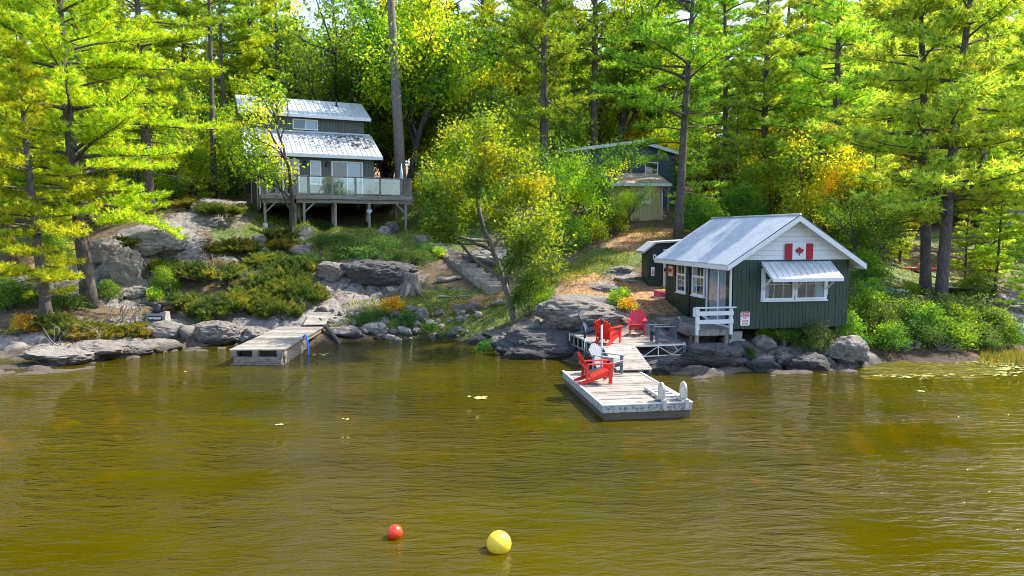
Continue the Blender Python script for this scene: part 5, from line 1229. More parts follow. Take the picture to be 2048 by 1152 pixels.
    dup(r6, at(1960, 490, 46), 1.0, 1.12, 'tall pale pine behind the leaning pine at the right'); dup(r3, at(1770, 450, 58), 3.3, 1.1, 'tall pine far behind the sailboard on the right'); dup(r3, at(1590, 430, 60), .3, 1.05, 'pale pine right behind the ridge of the boathouse roof')
    a = pine_meshes(20, 8.5, .11, .06, 2.3, PL, w5, 1.1, .5, 1.2, (0, 0), 0, 1.0, (), .18, 8, None, .045)
    yp = plant('young_pine', 'young pine with soft boughs right of the boathouse gable', 'pine tree', a, at(1745, 520, 40), (Bk, N))
    for px, py, d, rz, s, lab in ((1990, 520, 42, 1, .95, 'young pine by the lawn below the right edge pine'), (1400, 450, 46, 2, .9, 'young green pine just behind the leaning pine trunk'), (1470, 445, 50, 3, 1.1, 'young pine showing above the middle of the boathouse roof'),
                              (380, 400, 49, 4, .9, 'young pine left of the slim bare trunked pine'), (20, 470, 45, 5, 1, 'young pine low at the far left edge'), (2060, 590, 33, .4, .7, 'small bright pine above the overturned canoe'), (1930, 570, 37, 2.6, .6, 'small pine on the lawn right of the close pair of trunks'), (1990, 575, 37, 3.4, .75, 'bushy young pine between the canoe and the lawn'), (1800, 540, 40, 1.2, .6, 'small pine behind the brown trunk on the right lawn')):
        dup(yp, at(px, py, d), rz, s, lab)
    dup(l3, at(500, 385, 60), 3.1, 1.0, 'pine rising behind the left end of the cottage roof'); dup(l4, at(455, 390, 57), 2.0, 1.0, 'thin pine between the slim bare trunk and the cottage'); dup(r3, at(560, 380, 64), 1.0, 1.05, 'pale pine behind the middle of the cottage roof')
    dup(c4, at(905, 370, 68), 2.6, 1.2, 'tall pine behind the forked hardwood right of the cottage'); dup(l3, at(965, 380, 72), 1.3, 1.25, 'tall pine far behind the top of the maple')
    # maple, oak and other broadleaf trees
    a = broad_meshes(31, 9.4, .17, [(.085, .17, .016), (.13, .24, .018), (.24, .34, .02), (.5, .5, .02), (.6, .24, .03)], [6, 7, 6, 1.2, .01], 22000, .14, 1.15, 1, .3, (-.12, 0), 4, .5, .3, .55, lambda p: p[2] > 1.7 and -3.9 < p[0] < 3.3 and p[2] > (3.5 if p[0] < -1.5 else 2.0 if p[0] < .6 else 1.7) and abs(p[0]) < 4.6-.28*max(0, p[2]-4))
    plant('maple', 'turning maple with a twisted grey stem at the shore in the middle', 'maple tree', a, at(1030, 640, 31.4), ('bark3', Lf))
    a = broad_meshes(32, 9.2, .14, YG, [2.5, 3, 3, 2, .4], 3000, .19, .7, 1, .35, (-.05, 0), 4, .5, .3, 0, lambda p: p[2] > 2.2 and -2.5 < p[0] < (1.5 if p[2] < 5.6 else .55))
    oak = plant('young_oak', 'slim young oak with sparse yellow leaves growing before the cottage deck', 'oak tree', a, at(583, 456, 41), (B2, Lf))
    a = broad_meshes(33, 15, .26, YG, [3, 4, 3, 2, .4], 12500, .22, .9, 1, .55, (0, 0), 4, .5, .5)
    da = plant('hardwood_tree', 'tall forked hardwood with dark stems right of the cottage', 'hardwood tree', a, at(850, 355, 56), (B2, Lf))
    dup(da, at(812, 345, 54), 2.4, 1.0, 'dark stemmed hardwood right behind the leaning bare pine'); 
    a = broad_meshes(34, 13, .22, DG, [3, 4, 3, 2, .3], 12000, .2, 1.1, 2, .25, (0, 0), 4, .5, .5)
    db = plant('hardwood_tree', 'dark green leafy tree in front of the blue cabin', 'hardwood tree', a, at(1180, 452, 45), (B2, Lf)); db.scale = (.5,)*3
    a = broad_meshes(35, 7, .1, YG, [3, 4, 4, 1.4, .15], 9500, .17, 1.1, 3, .12, (0, 0), 4, .5, .34)
    dc = plant('sapling', 'yellow green sapling between the maple and the cottage deck', 'sapling', a, at(950, 440, 46), (B2, Lf))
    a = broad_meshes(36, 6.5, .1, OR, [5, 5, 3, .3, .03], 7500, .17, 1.0, 2, .15, (0, 0), 4, .5, .34)
    dd = plant('sapling', 'yellow and orange turning sapling behind the boathouse gable', 'sapling', a, at(1640, 440, 41), (B2, Lf))
    for t0, px, py, d, rz, s, lab in ((dc, 900, 400, 52, 1, .65, 'yellow sapling on the path right of the deck'), (dc, 1020, 440, 47, 2, 1.1, 'yellow leafy sapling rising behind the top of the maple'), (db, 1232, 476, 42.5, 3, .3, 'bushy green sapling left of the tan shed window'),
        (dc, 1130, 475, 42.5, 4, .75, 'leafy sapling right behind the maple crown'), (db, 985, 410, 54, 1.4, .7, 'leafy green tree behind the maple and the path'), (dd, 905, 380, 56, 2, 1.2, 'orange tinged sapling behind the path steps'), (dd, 1750, 455, 45, 3, .9, 'turning sapling right of the boathouse gable'),
        (dd, 1700, 470, 42, 1.1, .75, 'orange leaved sapling close to the right roof corner'), (db, 1730, 540, 36, 3.3, .4, 'leafy dark bush tree beside the right boathouse wall'), (dc, 1350, 420, 58, 5, 1.1, 'yellow sapling behind the tan shed'), (dc, 350, 410, 47, 5.5, .8, 'yellow green sapling behind the juniper at the left'),
        (dc, 470, 390, 54, .7, 1.1, 'sapling at the back left corner of the cottage'), (db, 250, 430, 44, .2, .45, 'leafy tree low behind the big left pine'), (dc, 110, 450, 43, 2.2, .8, 'sapling behind the small front pine'), (dd, 200, 430, 47, 4.1, .8, 'orange sapling glowing between the left pines'),
        (dc, 860, 425, 47, 5.1, .5, 'small yellow sapling at the right end of the deck'), (db, 770, 330, 62, 2.7, .9, 'green hardwood behind the cottage roof'), (dc, 1545, 440, 47, 1.9, .8, 'leafy sapling behind the boathouse roof ridge'), (dd, 1790, 500, 43, .9, .7, 'yellow leaved sapling behind the white sailboard')):
        dup(t0, at(px, py, d), rz, s, lab)
    # forest behind
    rs = random.Random(77)
    pa = [(big, .9), (l3, 1.0), (c4, 1.0), (r3, 1.0), (r6, 1.1), (l4, .95)]
    pines = [p for p, _ in pa]; n = 0
    for row, (d0, cnt) in enumerate(((60, 22), (66, 26), (75, 30), (88, 34))):
        for k in range(cnt):
            u = -1.25+2.5*(k+rs.uniform(.1, .9))/cnt; X = u*d0*.74; Y = d0+rs.uniform(-3.5, 3.5); px = 1024+1400*X/Y
            if row == 0 and (450 < px < 800 or 1180 < px < 1350): Y += 6; X = (px-1024)/1400*Y
            right = px > 1250; left = px < 420; z = gh(X, Y, False)-.2; q = rs.random()
            if 580 < px < 670 and q < .6: continue
            if right: t0 = rs.choice([r3, r6, r3, c4, r1]) if q < .82 else dc
            elif left: t0 = rs.choice([l3, l3, c4, big]) if q < .55 else rs.choice([da, dc])
            else: t0 = rs.choice([da, da, db, dc]) if q < .72 else rs.choice([c4, l3])
            pine = t0 in pines or t0 == r1
            s = rs.uniform(.85, 1.15)*(1 if pine else {'da': 1}.get('x', 1.0))*(1.6 if t0 == dc else 1.4 if t0 == db else 1.2 if t0 == da else 1.08)
            dup(t0, (X, Y, z), rs.uniform(0, 6.28), (s, s, s*rs.uniform(.9, 1.1)), 'pine among many in the dense forest behind the cottages' if pine else 'leafy hardwood among many in the dense forest behind the cottages', 'forest pines behind the cottages' if pine else 'forest hardwoods behind the cottages')
    k = 0
    for d0, cnt in ((57, 26), (63, 30), (71, 34)):
        for i in range(cnt):
            u = -1.15+2.3*(i+rs.uniform(.1, .9))/cnt; X = u*d0*.74; Y = d0+rs.uniform(-2.5, 2.5); px = 1024+1400*X/Y
            if (450 < px < 800 or 1150 < px < 1370): Y += 7; X = (px-1024)/1400*Y
            t0 = rs.choice([dc, dc, dd, db, yp]); s = rs.uniform(1.0, 1.5)*(.6 if t0 == db else 1)
            dup(t0, (X, Y, gh(X, Y, False)-.2), rs.uniform(0, 6.28), s, 'low leafy growth of the undergrowth far behind the cottages', 'undergrowth trees behind the cottages')

def build_shrubs():
    N, Lf = 'pine_a', 'leaf'
    protos = {}
    def proto(k):
        if k not in protos:
            protos[k] = {'ju': lambda: shrub_meshes(51, 2.6, 1.8, .8, JU, [3, 4, 3, 1.6, .4], 5200, .1, 'needle'), 'juy': lambda: shrub_meshes(52, 2.6, 1.8, .75, [(.11, .13, .02), (.24, .24, .025), (.36, .24, .06), (.06, .085, .02)], [3, 3, 1.6, 3], 5200, .1, 'needle'),
                'jud': lambda: shrub_meshes(53, 2.8, 2, .9, JU, [5, 4, 1.5, .6, .3], 5400, .1, 'needle'), 'lf': lambda: shrub_meshes(54, 2, 1.7, 1.4, DG, [3, 4, 3, .5, .0], 4000, .085), 'lfy': lambda: shrub_meshes(55, 1.6, 1.4, 1.1, YG, [2, 3, 3, 2, .6], 2400, .085),
                'jd': lambda: shrub_meshes(61, 2.2, 1.6, .6, [(.2, .15, .11), (.28, .22, .17), (.14, .1, .07), (.1, .12, .03)], [4, 3, 3, 2], 2600, .1, 'needle'), 'fern': lambda: shrub_meshes(56, 2.4, 1.8, .6, [(.035, .09, .02), (.06, .13, .03), (.1, .18, .04)], [3, 4, 2], 3400, .07), 'or': lambda: shrub_meshes(57, 1.1, .9, .7, [(.12, .2, .02), (.3, .32, .02), (.5, .4, .02), (.45, .2, .03)], [3, 4, 3, 1], 1300, .075), 'pale': lambda: shrub_meshes(58, 2.1, 1.7, 1.5, [(.06, .12, .025), (.1, .17, .035), (.17, .22, .06), (.04, .085, .018)], [3, 4, 2, 3], 4600, .075),
                'weed': lambda: shrub_meshes(59, 1.5, .8, .45, [(.03, .09, .02), (.05, .14, .025), (.1, .2, .03)], [2, 4, 2], 1200, .07)}[k]()
        return protos[k]
    used = {}
    S = [('juy', 185, 668, 28.6, 1.0, .9, 'orange tipped juniper sprawling on the left rock shelf'), ('juy', 275, 672, 29.4, .8, .8, 'bright yellow juniper sprig at the end of the left shelf'), ('ju', 140, 660, 28.8, .8, .9, 'green juniper at the foot of the small front pine'), ('or', 50, 665, 28.2, 1.0, 1.0, 'low orange shrub at the far left by the rocks'),
         ('lf', 330, 578, 34.3, .7, .8, 'bright leafy bush at the foot of the pale cliff'), ('lfy', 312, 596, 33.6, .5, .6, 'small yellow bush in front of the cliff'), ('jud', 425, 628, 32, 1.0, 1.1, 'dark juniper above the shore rocks left of the timber dock'), ('jud', 370, 620, 32.4, .8, .9, 'dark juniper behind the winged ornament'),
         ('ju', 480, 610, 32.8, 1.1, 1.2, 'olive juniper up the bank from the timber dock'), ('ju', 550, 622, 32.4, 1.0, 1.1, 'thick juniper right above the timber dock'), ('ju', 585, 585, 34.4, 1.1, 1.2, 'yellow green juniper beside the black hose'), ('jud', 520, 570, 34.8, 1.1, 1.1, 'dark juniper in the middle of the left slope'),
         ('ju', 450, 560, 35.2, 1.1, 1.0, 'juniper with dead twigs on the left slope'), ('jud', 390, 560, 35.2, 1.0, 1.0, 'dark juniper right of the cliff'), ('jud', 590, 540, 36.8, 1.1, 1.1, 'dark juniper high beside the hose'), ('ju', 540, 525, 37.6, 1.1, .9, 'juniper near the top of the left slope'), ('ju', 470, 510, 38.4, 1.1, .9, 'juniper on the upper left slope below the rock dome'),
         ('juy', 395, 425, 43.6, 1.3, .8, 'yellow flat topped juniper on the rock dome left of the cottage'), ('ju', 440, 460, 41.5, 1.2, .9, 'juniper just below the rock dome'), ('juy', 570, 498, 39.4, .8, .8, 'yellow juniper sprig above the slope by the grass'), ('jud', 330, 540, 36.2, .8, .8, 'dark juniper growing in a cleft of the cliff'), ('jud', 260, 505, 37, .8, .7, 'low juniper on top of the cliff behind the big pine'),
         ('lf', 410, 648, 31.1, .4, .5, 'small round leafy bush on the shore rock'), ('lf', 1062, 636, 31, .9, 1.25, 'dark green bush growing around the maple root'), ('lf', 1085, 655, 29.8, .5, .6, 'small dark bush between the maple and the big boulder'), ('lf', 1950, 600, 34.5, .9, .8, 'green bush on the lawn right of the leaning pine'), ('lfy', 1820, 600, 34.5, .6, .5, 'small yellow bush left of the brown pine trunk'), ('pale', 1905, 640, 31, .8, .7, 'pale bush at the foot of the leaning pine'), ('weed', 982, 702, 28.4, .9, .9, 'green water plants standing in the shallows by the rock'),
         ('lfy', 1240, 622, 28.9, .65, .65, 'small bush with pale flowers behind the platform boulder'), ('or', 1252, 640, 28.2, .8, .7, 'reddish shrub behind the crimson chair'), ('fern', 760, 505, 39.6, 1.2, 1.2, 'ferny green mound below the cottage deck'), ('fern', 820, 520, 38.6, 1.1, 1.1, 'ferny mound left of the garden steps'), ('fern', 700, 520, 39.0, 1.0, .9, 'ferny growth above the dark outcrop'), ('fern', 690, 445, 44.5, 1.3, 1.0, 'shaded ferns under the cottage deck'), ('fern', 620, 440, 45, 1.2, .9, 'shaded ferns under the left part of the deck'), ('fern', 760, 440, 45.6, 1.2, .9, 'shaded ferns under the right part of the deck'),
         ('or', 785, 618, 33.4, 1.1, 1.0, 'small orange yellow shrub on the beach terrace'), ('weed', 815, 645, 32.6, .9, 1.2, 'bright green plants above the beach stones'), ('fern', 745, 640, 32.8, .7, .8, 'green tuft left of the small orange shrub'), ('weed', 860, 655, 32, .7, .7, 'low green tuft at the top of the beach'), ('lfy', 880, 520, 39.4, .5, .5, 'little bush beside the garden steps'), ('lfy', 915, 470, 43.6, .6, .5, 'little yellow bush at the turn of the garden steps'),
         ('lf', 1560, 672, 25.9, .6, .6, 'green bush under the boathouse floor'), ('lfy', 1530, 668, 25.9, .4, .5, 'thin reddish bush in the gap below the boathouse'), ('pale', 1625, 690, 25.5, .75, .65, 'light green bush in front of the boathouse corner post'), ('lf', 1690, 680, 26.2, .7, .8, 'leafy bush at the right corner of the boathouse'), ('weed', 1500, 722, 24.5, .35, .8, 'small bright sprig between the rock blocks'),
         ('lf', 1740, 650, 28.4, 1.0, 1.1, 'tall dark bush right of the boathouse wall'), ('pale', 1765, 665, 27.6, .8, .9, 'pale twiggy bush next to the boathouse on the bank'), ('pale', 1810, 660, 28, 1.0, .95, 'pale leaved bank bush below the sailboard'), ('lf', 1845, 672, 27.6, 1.0, .95, 'dark bank bush above the root tangle'), ('pale', 1875, 650, 28.9, 1.0, 1.0, 'pale flowering bush in front of the close pair of trunks'),
         ('lf', 1915, 672, 28, 1.0, .95, 'dark green bush in the middle of the right bank'), ('pale', 1945, 655, 29, 1.0, 1.0, 'pale leaved bush on the right bank near the canoe'), ('lf', 1985, 680, 28.4, 1.0, .9, 'green bush at the right end of the bank'), ('lf', 1775, 698, 26.6, .8, .7, 'low dark bush at the waterline right of the boathouse rocks'), ('pale', 1835, 700, 27, .8, .6, 'low pale bush hanging over the wooden block'), ('lf', 1905, 700, 27.2, .9, .7, 'low dark bush right of the root tangle'), ('pale', 1960, 700, 27.6, .7, .6, 'low pale bush near the dry reeds'), ('lf', 1735, 625, 30.5, .9, 1.0, 'round dark bush by the right boathouse wall, below the sailboard'), ('pale', 1790, 620, 30.6, .9, .8, 'pale bush in front of the white sailboard'), ('lf', 2015, 690, 28.2, .6, .5, 'small bush at the water below the canoe'), ('lf', 1735, 585, 33.5, 1.1, 1.2, 'bush filling the gap behind the right boathouse wall'),
         ('jd', 372, 548, 36, .9, .8, 'brown dead juniper below the sloping cliff slab'), ('jd', 500, 572, 34.9, 1.0, .9, 'grey brown dead juniper under the pale brush'), ('jd', 432, 545, 36.2, .9, .9, 'brown dead juniper in the middle of the left slope'), ('jd', 330, 628, 31.8, .6, .9, 'rust brown dead juniper right behind the winged ornament'), ('juy', 540, 605, 33.3, .8, .9, 'yellow tipped juniper low on the bank above the timber dock'), ('juy', 480, 500, 39, .8, .8, 'yellow tipped juniper near the rock dome'),
         ('ju', 505, 600, 33.4, 1.1, 1.1, 'olive juniper halfway between the ornament and the hose'), ('jud', 555, 560, 35.6, 1.1, 1.2, 'tall dark juniper halfway up beside the hose'), ('jud', 610, 600, 33.8, .9, 1.1, 'dark juniper hanging over the black hose'), ('jud', 560, 475, 41, .9, .8, 'low juniper at the grass edge below the deck'), ('lf', 215, 600, 33.4, .6, .6, 'dark low bush just right of the big pine trunk'), ('fern', 140, 620, 31, .9, 1.0, 'ferns between the trunks of the two front pines'), ('fern', 60, 610, 31.4, 1.0, 1.2, 'ferns left of the small front pine'), ('jud', 100, 650, 28.9, .8, .7, 'flat juniper around the foot of the small front pine'), ('fern', 730, 535, 38.5, 1.2, 1.0, 'ferny mound hanging over the dark outcrop'), ('fern', 850, 500, 40.4, .8, .8, 'ferny growth beside the top steps'), ('fern', 670, 500, 40, 1.0, .8, 'ferny growth above the grey outcrop end'),
         ('lf', 20, 620, 31, .8, .9, 'dark bush at the left edge behind the rocks'), ('lf', 120, 560, 36, .9, .9, 'dark bush between the two front pines'), ('lfy', 335, 400, 48, 1.6, 1.7, 'yellow green thicket behind the left pines'), ('lf', 440, 390, 52, 1.6, 1.6, 'dark thicket left of the cottage wall'), ('lfy', 240, 430, 45, 1.4, 1.5, 'yellow thicket behind the big left pine'), ('lfy', 850, 375, 55, 1.6, 1.6, 'thicket right of the leaning pine by the deck'), ('lfy', 940, 400, 52, 1.5, 1.5, 'thicket along the path behind the saplings'),
         ('lfy', 1180, 480, 41.2, 1.3, 1.4, 'yellow green bush right of the maple'), ('lfy', 1225, 468, 43, 1.2, 1.3, 'yellow bush left of the tan shed'), ('lf', 1140, 500, 39.6, 1.2, 1.3, 'green bush behind the maple on the grassy bank'), ('lf', 1400, 470, 41.5, 1.4, 1.5, 'bush behind the boathouse roof by the leaning pine'), ('lf', 1480, 460, 45, 1.6, 1.7, 'thicket behind the boathouse ridge'), ('lfy', 1600, 455, 44, 1.5, 1.6, 'yellow thicket behind the gable peak'), ('lf', 1690, 480, 42, 1.4, 1.5, 'thicket at the right roof slope'), ('lfy', 1980, 540, 40, 1.3, 1.2, 'bright bush on the right lawn edge'), ('lf', 2030, 520, 44, 1.4, 1.4, 'bush before the dark shed')]
    for i, (k, px, py, d, sx, sz, lab) in enumerate(S):
        p = on(px, py, d); rz = (i*1.37) % 6.28
        if k in used: dup(used[k], p, rz, (sx, sx, sz), lab)
        else:
            t = plant('juniper' if k[:2] in ('ju', 'jd') else 'fern_clump' if k == 'fern' else 'water_plant' if k == 'weed' else 'bush', lab, 'juniper' if k[:2] in ('ju', 'jd') else 'ferns' if k == 'fern' else 'plant' if k == 'weed' else 'bush', proto(k), p, ('bark2', N if k[:2] in ('ju', 'jd') else Lf), rz, None, ('stems', 'foliage')); t.scale = (sx, sx, sz); used[k] = t

def build_cover():
    rs = np.random.RandomState(5)
    def scatter(n, kind, x0, x1, y0, y1, thr, zmin=.12):
        X = rs.uniform(x0, x1, n); Y = rs.uniform(y0, y1, n); w = zones(X, Y); ok = (w[kind]+.35*fbm(X*1.1, Y*1.1, 3, 4) > thr+rs.uniform(0, .3, n)) & (w[kind] >= w[0]*.8)
        X, Y = X[ok], Y[ok]; Z = ground_h(X, Y); k = Z > zmin
        return np.stack([X[k], Y[k], Z[k]], -1)
    P = scatter(150000, 1, -20, 22, 29, 56, .5); n = len(P); D = unit(rs.normal(0, .45, (n, 3))+np.array([0, 0, 1]))
    C = pick(rs, n, [(.06, .11, .015), (.12, .18, .02), (.24, .26, .04), (.3, .25, .08)], [3, 4, 2, 1])
    V, F, c = needles(rs, P, D, C, .16, .022, 2, .35); o = part('grass', np_mesh('grass', V, F, c), 'leaf'); o['kind'] = 'stuff'; o['label'] = 'short rough grass on the slope'
    P = np.concatenate([scatter(60000, 2, -20, 24, 25, 50, .45), scatter(30000, 1, -20, 22, 29, 50, .75), scatter(26000, 0, -20, 22, 24, 42, 1.35)]); n = len(P); P[:, 2] += .02
    V, F, c = leaves(rs, P, pick(rs, n, [(.35, .16, .05), (.5, .3, .08), (.22, .1, .05), (.45, .4, .08)], [3, 2, 3, 1]), .085, 1.3, .1); o = part('fallen_leaves', np_mesh('fallen_leaves', V, F, c), 'leaf'); o['kind'] = 'stuff'; o['label'] = 'fallen leaves and needles'
    X = rs.uniform(-24, 26, 60000); Y = rs.uniform(26, 52, 60000); w = zones(X, Y); n1 = fbm(X*.5, Y*.5, 3, 88)
    ok = (w[0] < .45+.3*n1) & (n1 > -.05+rs.uniform(0, .5, len(X))); X, Y = X[ok], Y[ok]; Z = ground_h(X, Y); k = Z > .35; X, Y, Z = X[k], Y[k], Z[k]
    P = np.repeat(np.stack([X, Y, Z], -1), 3, 0); P = P+rs.normal(0, .07, P.shape); P[:, 2] += rs.uniform(.03, .22, len(P)); V, F, c = leaves(rs, P, pick(rs, len(P), [(.05, .09, .015), (.09, .14, .02), (.18, .2, .03), (.26, .18, .05)], [4, 4, 2, 1]), .07, .8)
    o = part('ground_cover', np_mesh('ground_cover', V, F, c), 'leaf'); o['kind'] = 'stuff'; o['label'] = 'low blueberry like ground cover on the slope'
    # floating leaves
    m = MB(); r = random.Random(3)
    def pad(x, y, s):
        a0 = r.uniform(0, 6.28); m.add([(x, y, .012)]+[(x+s*math.cos(a0+.3+5.7*k/8), y+s*.9*math.sin(a0+.3+5.7*k/8), .012+r.uniform(0, .012)) for k in range(9)], [(0, k+1, k+2) for k in range(8)])
    for (cx, cy, sx, sy, n) in ((1920, 742, 90, 8, 110), (2010, 735, 60, 16, 130), (1830, 752, 80, 5, 50), (1960, 728, 70, 8, 60), (957, 795, 20, 4, 14), (640, 710, 25, 2, 8), (1845, 783, 8, 1.5, 4), (560, 850, 6, 1.5, 2), (690, 838, 6, 1.5, 2), (373, 745, 2, 1, 1)):
        for _ in range(n):
            p = at_z(cx+r.gauss(0, sx*.5), cy+r.gauss(0, sy*.5), 0); pad(p.x, p.y, r.uniform(.04, .1))
    o = part('lily_pads', m, 'lily'); o['kind'] = 'stuff'; o['label'] = 'floating lily pads and leaves on the water'
    P = []; D = []
    for _ in range(2600):
        p = at_z(r.uniform(1720, 1960), r.gauss(738, 7), 0); P.append((p.x, p.y, -.01+r.uniform(0, .02))); D.append((r.uniform(.5, 1), r.uniform(-.3, .1), .02))
    P = np.array(P); D = unit(np.array(D)); V, F, c = needles(rs, P, D, pick(rs, len(P), [(.17, .16, .03), (.1, .12, .02), (.26, .22, .07)], [3, 4, 1]), .7, .03, 1, .06); V[:, 2] = np.clip(V[:, 2], -.02, .03)
    o = part('water_grass', np_mesh('water_grass', V, F, c), 'leaf'); o['kind'] = 'stuff'; o['label'] = 'yellow water grass lying on the surface by the right bank'
    P = []
    for _ in range(500):
        p = at_z(r.uniform(1960, 2060), r.gauss(716, 8), 0); P.append((p.x, p.y, max(0, gh(p.x, p.y))))
    P = np.array(P); V, F, c = needles(rs, P, np.tile(np.array([[0, 0, 1.0]]), (len(P), 1)), pick(rs, len(P), [(.16, .13, .05), (.2, .16, .03), (.09, .13, .03)], [3, 1, 3]), .32, .03, 2, .35); o = part('shore_reeds', np_mesh('shore_reeds', V, F, c), 'leaf'); o['kind'] = 'stuff'; o['label'] = 'dry reeds at the right shore'

def build_rocks():
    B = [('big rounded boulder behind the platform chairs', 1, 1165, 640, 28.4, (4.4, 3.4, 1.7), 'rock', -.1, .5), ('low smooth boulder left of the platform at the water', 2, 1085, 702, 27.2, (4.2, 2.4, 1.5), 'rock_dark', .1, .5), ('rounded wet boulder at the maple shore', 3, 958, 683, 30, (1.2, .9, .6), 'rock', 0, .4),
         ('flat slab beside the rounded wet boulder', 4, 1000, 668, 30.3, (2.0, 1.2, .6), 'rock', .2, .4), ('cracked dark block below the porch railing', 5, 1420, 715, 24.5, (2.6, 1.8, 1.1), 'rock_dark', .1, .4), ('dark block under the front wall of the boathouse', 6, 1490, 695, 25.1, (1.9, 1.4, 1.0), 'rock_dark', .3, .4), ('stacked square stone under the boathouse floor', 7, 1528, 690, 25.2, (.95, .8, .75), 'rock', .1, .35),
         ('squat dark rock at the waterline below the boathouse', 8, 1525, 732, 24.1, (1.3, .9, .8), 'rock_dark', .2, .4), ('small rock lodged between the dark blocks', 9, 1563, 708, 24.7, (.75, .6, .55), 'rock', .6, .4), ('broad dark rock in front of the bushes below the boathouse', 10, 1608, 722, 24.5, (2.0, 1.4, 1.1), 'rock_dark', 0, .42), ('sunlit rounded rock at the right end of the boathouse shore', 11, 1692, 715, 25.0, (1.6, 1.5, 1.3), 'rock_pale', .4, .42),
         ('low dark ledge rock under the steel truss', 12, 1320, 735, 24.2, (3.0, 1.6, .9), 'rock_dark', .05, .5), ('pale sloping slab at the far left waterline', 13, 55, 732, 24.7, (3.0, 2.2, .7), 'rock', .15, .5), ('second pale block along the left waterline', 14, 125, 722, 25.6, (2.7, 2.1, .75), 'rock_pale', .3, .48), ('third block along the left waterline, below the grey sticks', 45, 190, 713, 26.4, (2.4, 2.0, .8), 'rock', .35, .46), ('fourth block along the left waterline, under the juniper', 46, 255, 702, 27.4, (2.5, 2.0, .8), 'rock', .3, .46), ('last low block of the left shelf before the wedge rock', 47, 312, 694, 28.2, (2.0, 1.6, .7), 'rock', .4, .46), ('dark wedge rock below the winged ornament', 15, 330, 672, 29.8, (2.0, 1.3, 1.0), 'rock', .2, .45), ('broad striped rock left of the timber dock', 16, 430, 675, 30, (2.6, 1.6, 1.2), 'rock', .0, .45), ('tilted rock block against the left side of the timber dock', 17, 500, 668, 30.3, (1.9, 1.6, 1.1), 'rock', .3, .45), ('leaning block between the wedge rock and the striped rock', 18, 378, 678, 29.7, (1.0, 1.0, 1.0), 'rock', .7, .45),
         ('long flat topped boulder on the beach with a sunlit face', 19, 748, 650, 31.9, (1.7, 1.0, .75), 'rock_pale', -.1, .35), ('smooth grey boulder beside the timber dock', 20, 690, 660, 31.2, (1.9, 1.1, .8), 'rock', 0, .4), ('mossy block in the terrace wall left', 21, 920, 622, 33.3, (.9, .6, .6), 'rock', .1, .35), ('square terrace stone right of the mossy block', 22, 945, 622, 33.2, (.8, .6, .6), 'rock', -.2, .35), ('upright white spotted stone on the beach terrace', 23, 843, 628, 33.0, (.8, .7, .9), 'rock_pale', .2, .35), ('round stone left of the upright spotted stone', 24, 824, 615, 33.7, (.6, .5, .45), 'rock_pale', 0, .35), ('flat ledge stone under the maple', 25, 1000, 612, 33.2, (1.0, .7, .3), 'rock_pale', .1, .35),
         ('grey rock cluster right of the black hose', 26, 640, 590, 34.6, (1.5, 1.0, 1.0), 'rock', .2, .4), ('jagged rock at the foot of the hose', 27, 600, 618, 33.3, (1.2, .9, 1.1), 'rock', .5, .4), ('pair leader round grey rock by the top of the steps', 28, 768, 468, 42, (.95, .8, .75), 'rock_pale', .1, .35), ('dark round rock leaning on the grey one by the steps', 29, 782, 460, 42.3, (1.1, .8, 1.1), 'rock_dark', .6, .35), ('domed rock on the slope left of the cottage', 30, 440, 430, 42.6, (3.4, 2.2, 1.5), 'rock', .1, .5), ('pale rock in the juniper below the deck', 31, 520, 478, 40.5, (1.0, .8, .9), 'rock_pale', .2, .4),
         ('big pale slab showing behind the maple', 32, 990, 520, 39.3, (4.2, 2.4, 1.4), 'rock_pale', .0, .45), ('lichened rock on the grassy bank left of the green shed', 33, 1240, 540, 34.8, (1.6, 1.0, .6), 'rock', 0, .45), ('low rock in the needles behind the big boulder', 34, 1208, 572, 32.3, (1.5, .9, .5), 'rock', 0, .45), ('flat stones beside the maple bush', 35, 1110, 592, 31.4, (1.3, .8, .35), 'rock_pale', .1, .4), ('tall pale cliff block behind the big left pine', 36, 245, 570, 35.2, (2.3, 1.6, 2.8), 'rock_pale', .2, .4), ('tilted pale slab left of the cliff block', 51, 215, 545, 36, (1.8, 1.4, 1.9), 'rock_pale', .5, .45), ('broken block at the foot of the cliff', 52, 270, 598, 33.9, (1.3, 1.0, .9), 'rock_pale', .8, .4), ('cliff shelf stone under the juniper cleft', 53, 340, 560, 35.6, (1.8, 1.2, .9), 'rock', .2, .45), ('bare rock patch between the junipers', 54, 450, 530, 37.2, (1.5, 1.1, .7), 'rock', .3, .45), ('ledge stone above the junipers by the grass', 55, 600, 505, 39.2, (1.6, 1.0, .8), 'rock', .1, .45), ('sloping upper cliff slab', 37, 310, 500, 37.3, (3.6, 2.0, 1.9), 'rock_pale', -.15, .45), ('rounded rock at the left edge behind the shore bush', 38, 15, 580, 33.6, (2.6, 1.6, 1.5), 'rock_pale', 0, .45),
         ('dark layered outcrop below the ferny mound', 39, 755, 572, 37.0, (4.8, 2.2, 1.8), 'rock_dark', .05, .45), ('grey outcrop end beside the hose', 40, 668, 560, 37, (2.2, 1.6, 1.2), 'rock', .2, .45), ('rock beside the washed up roots on the right bank', 41, 1800, 715, 27, (1.3, .8, .5), 'rock_dark', 0, .4), ('white rock among the bushes right of the boathouse roof', 42, 1755, 515, 41, (1.6, 1.2, .9), 'rock_pale', 0, .4), ('sunlit ledge beside the canoe', 43, 1995, 640, 31, (3.2, 2.0, .9), 'rock_pale', .1, .5), ('pointed stone leaning on the outcrop', 44, 785, 585, 35.9, (.8, .6, .7), 'rock', .4, .35)]
    for lab, sd, px, py, d, s, mt, rz, sk in B: rock('boulder', lab.replace('pair leader ', ''), 'rock', sd+100, px, py, d, s, mt, rz, sk)
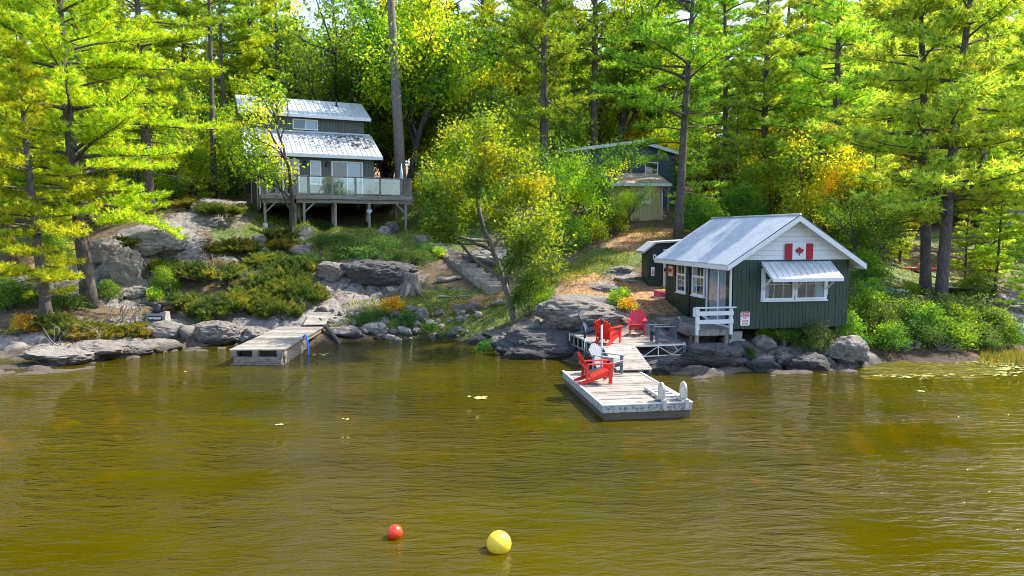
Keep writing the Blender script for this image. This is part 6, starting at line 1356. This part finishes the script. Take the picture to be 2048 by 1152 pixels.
    r = random.Random(21); base = [rock_mesh(200+k, (1, .8, .62), 7, 4, .12) for k in range(6)]
    for k in range(6): base[k].materials.append(M[['stone', 'rock', 'rock_pale'][k % 3]])
    for i in range(150):
        if i < 95: px = r.uniform(645, 945); py = 677-abs(r.gauss(0, 10)); d = 4.8*1400/(max(px*0+py, 600)-464)*.985; lab = 'small loose stone on the little beach right of the timber dock'; g = 'loose beach stones'
        elif i < 135: px = r.uniform(640, 1000); py = r.uniform(605, 648); d = 33.9-(py-600)*.035; lab = 'small stone scattered on the terrace above the beach'; g = 'terrace stones'
        else: px = r.uniform(250, 350); py = r.uniform(700, 716); d = 4.8*1400/(py-464); lab = 'pebble sized stone at the edge of the left rock shelf'; g = 'left shelf stones'
        p = at_d(px, py, d); me = r.choice(base); o = bpy.data.objects.new('stone', me); COL.objects.link(o); s = r.choice([.2, .28, .35, .45, .6])*(1 if i < 135 else .6); o.location = (p.x, p.y, max(-.15, gh(p.x, p.y))+s*.12); o.scale = (s,)*3; o.rotation_euler = (r.uniform(-.3, .3), r.uniform(-.3, .3), r.uniform(0, 6.28)); tag(o, lab, 'stone', g)
# ---------------------------------------------------------------- light, camera, run
def build_light():
    az, el = R(SUN_AZ), R(SUN_EL)
    w = bpy.data.worlds.new('World'); sc.world = w; w.use_nodes = True; n = w.node_tree.nodes; n.clear()
    out = n.new('ShaderNodeOutputWorld'); bg = n.new('ShaderNodeBackground'); sk = n.new('ShaderNodeTexSky'); sk.sky_type = 'NISHITA'; sk.sun_disc = False
    sk.sun_elevation = el; sk.sun_rotation = az; sk.air_density = 1.0; sk.dust_density = 1.6; sk.ozone_density = 1.0
    bg.inputs[1].default_value = SKY
    w.node_tree.links.new(sk.outputs[0], bg.inputs[0]); w.node_tree.links.new(bg.outputs[0], out.inputs[0])
    l = bpy.data.lights.new('sun', 'SUN'); l.energy = SUN; l.angle = R(.53); l.color = (1, .93, .8); o = bpy.data.objects.new('sun', l); COL.objects.link(o)
    d = Vector((math.sin(az)*math.cos(el), math.cos(az)*math.cos(el), math.sin(el))); o.rotation_euler = (-d).to_track_quat('-Z', 'Y').to_euler()
def build_camera():
    c = bpy.data.cameras.new('camera'); c.sensor_width = 36; c.lens = 36*FPX/2048; c.clip_end = 2000; o = bpy.data.objects.new('camera', c); COL.objects.link(o)
    o.location = (0, 0, CAMZ); o.rotation_euler = (R(90)-PITCH, 0, 0); sc.camera = o
    v = sc.view_settings; v.view_transform = 'Standard'; v.look = 'None'; v.exposure = EXPO; v.gamma = 1; v.use_curve_mapping = False
    cy = sc.cycles; cy.max_bounces = 8; cy.diffuse_bounces = 5; cy.glossy_bounces = 3; cy.transmission_bounces = 6; cy.transparent_max_bounces = 12; cy.caustics_reflective = False; cy.caustics_refractive = False
    cy.use_denoising = True; cy.filter_width = 1.0; cy.sample_clamp_indirect = 6
SUN_AZ, SUN_EL, SUN, SKY, EXPO = 65, 50, 3.6, .15, 1.58
build_materials(); build_ground(); build_water(); build_boathouse(); build_walkway(); build_platform(); build_float(); build_chairs(); build_cottage(); build_deck(); build_cabins(); build_left_dock(); build_stairs(); build_misc(); build_rocks(); build_trees(); build_shrubs(); build_cover(); build_light(); build_camera()
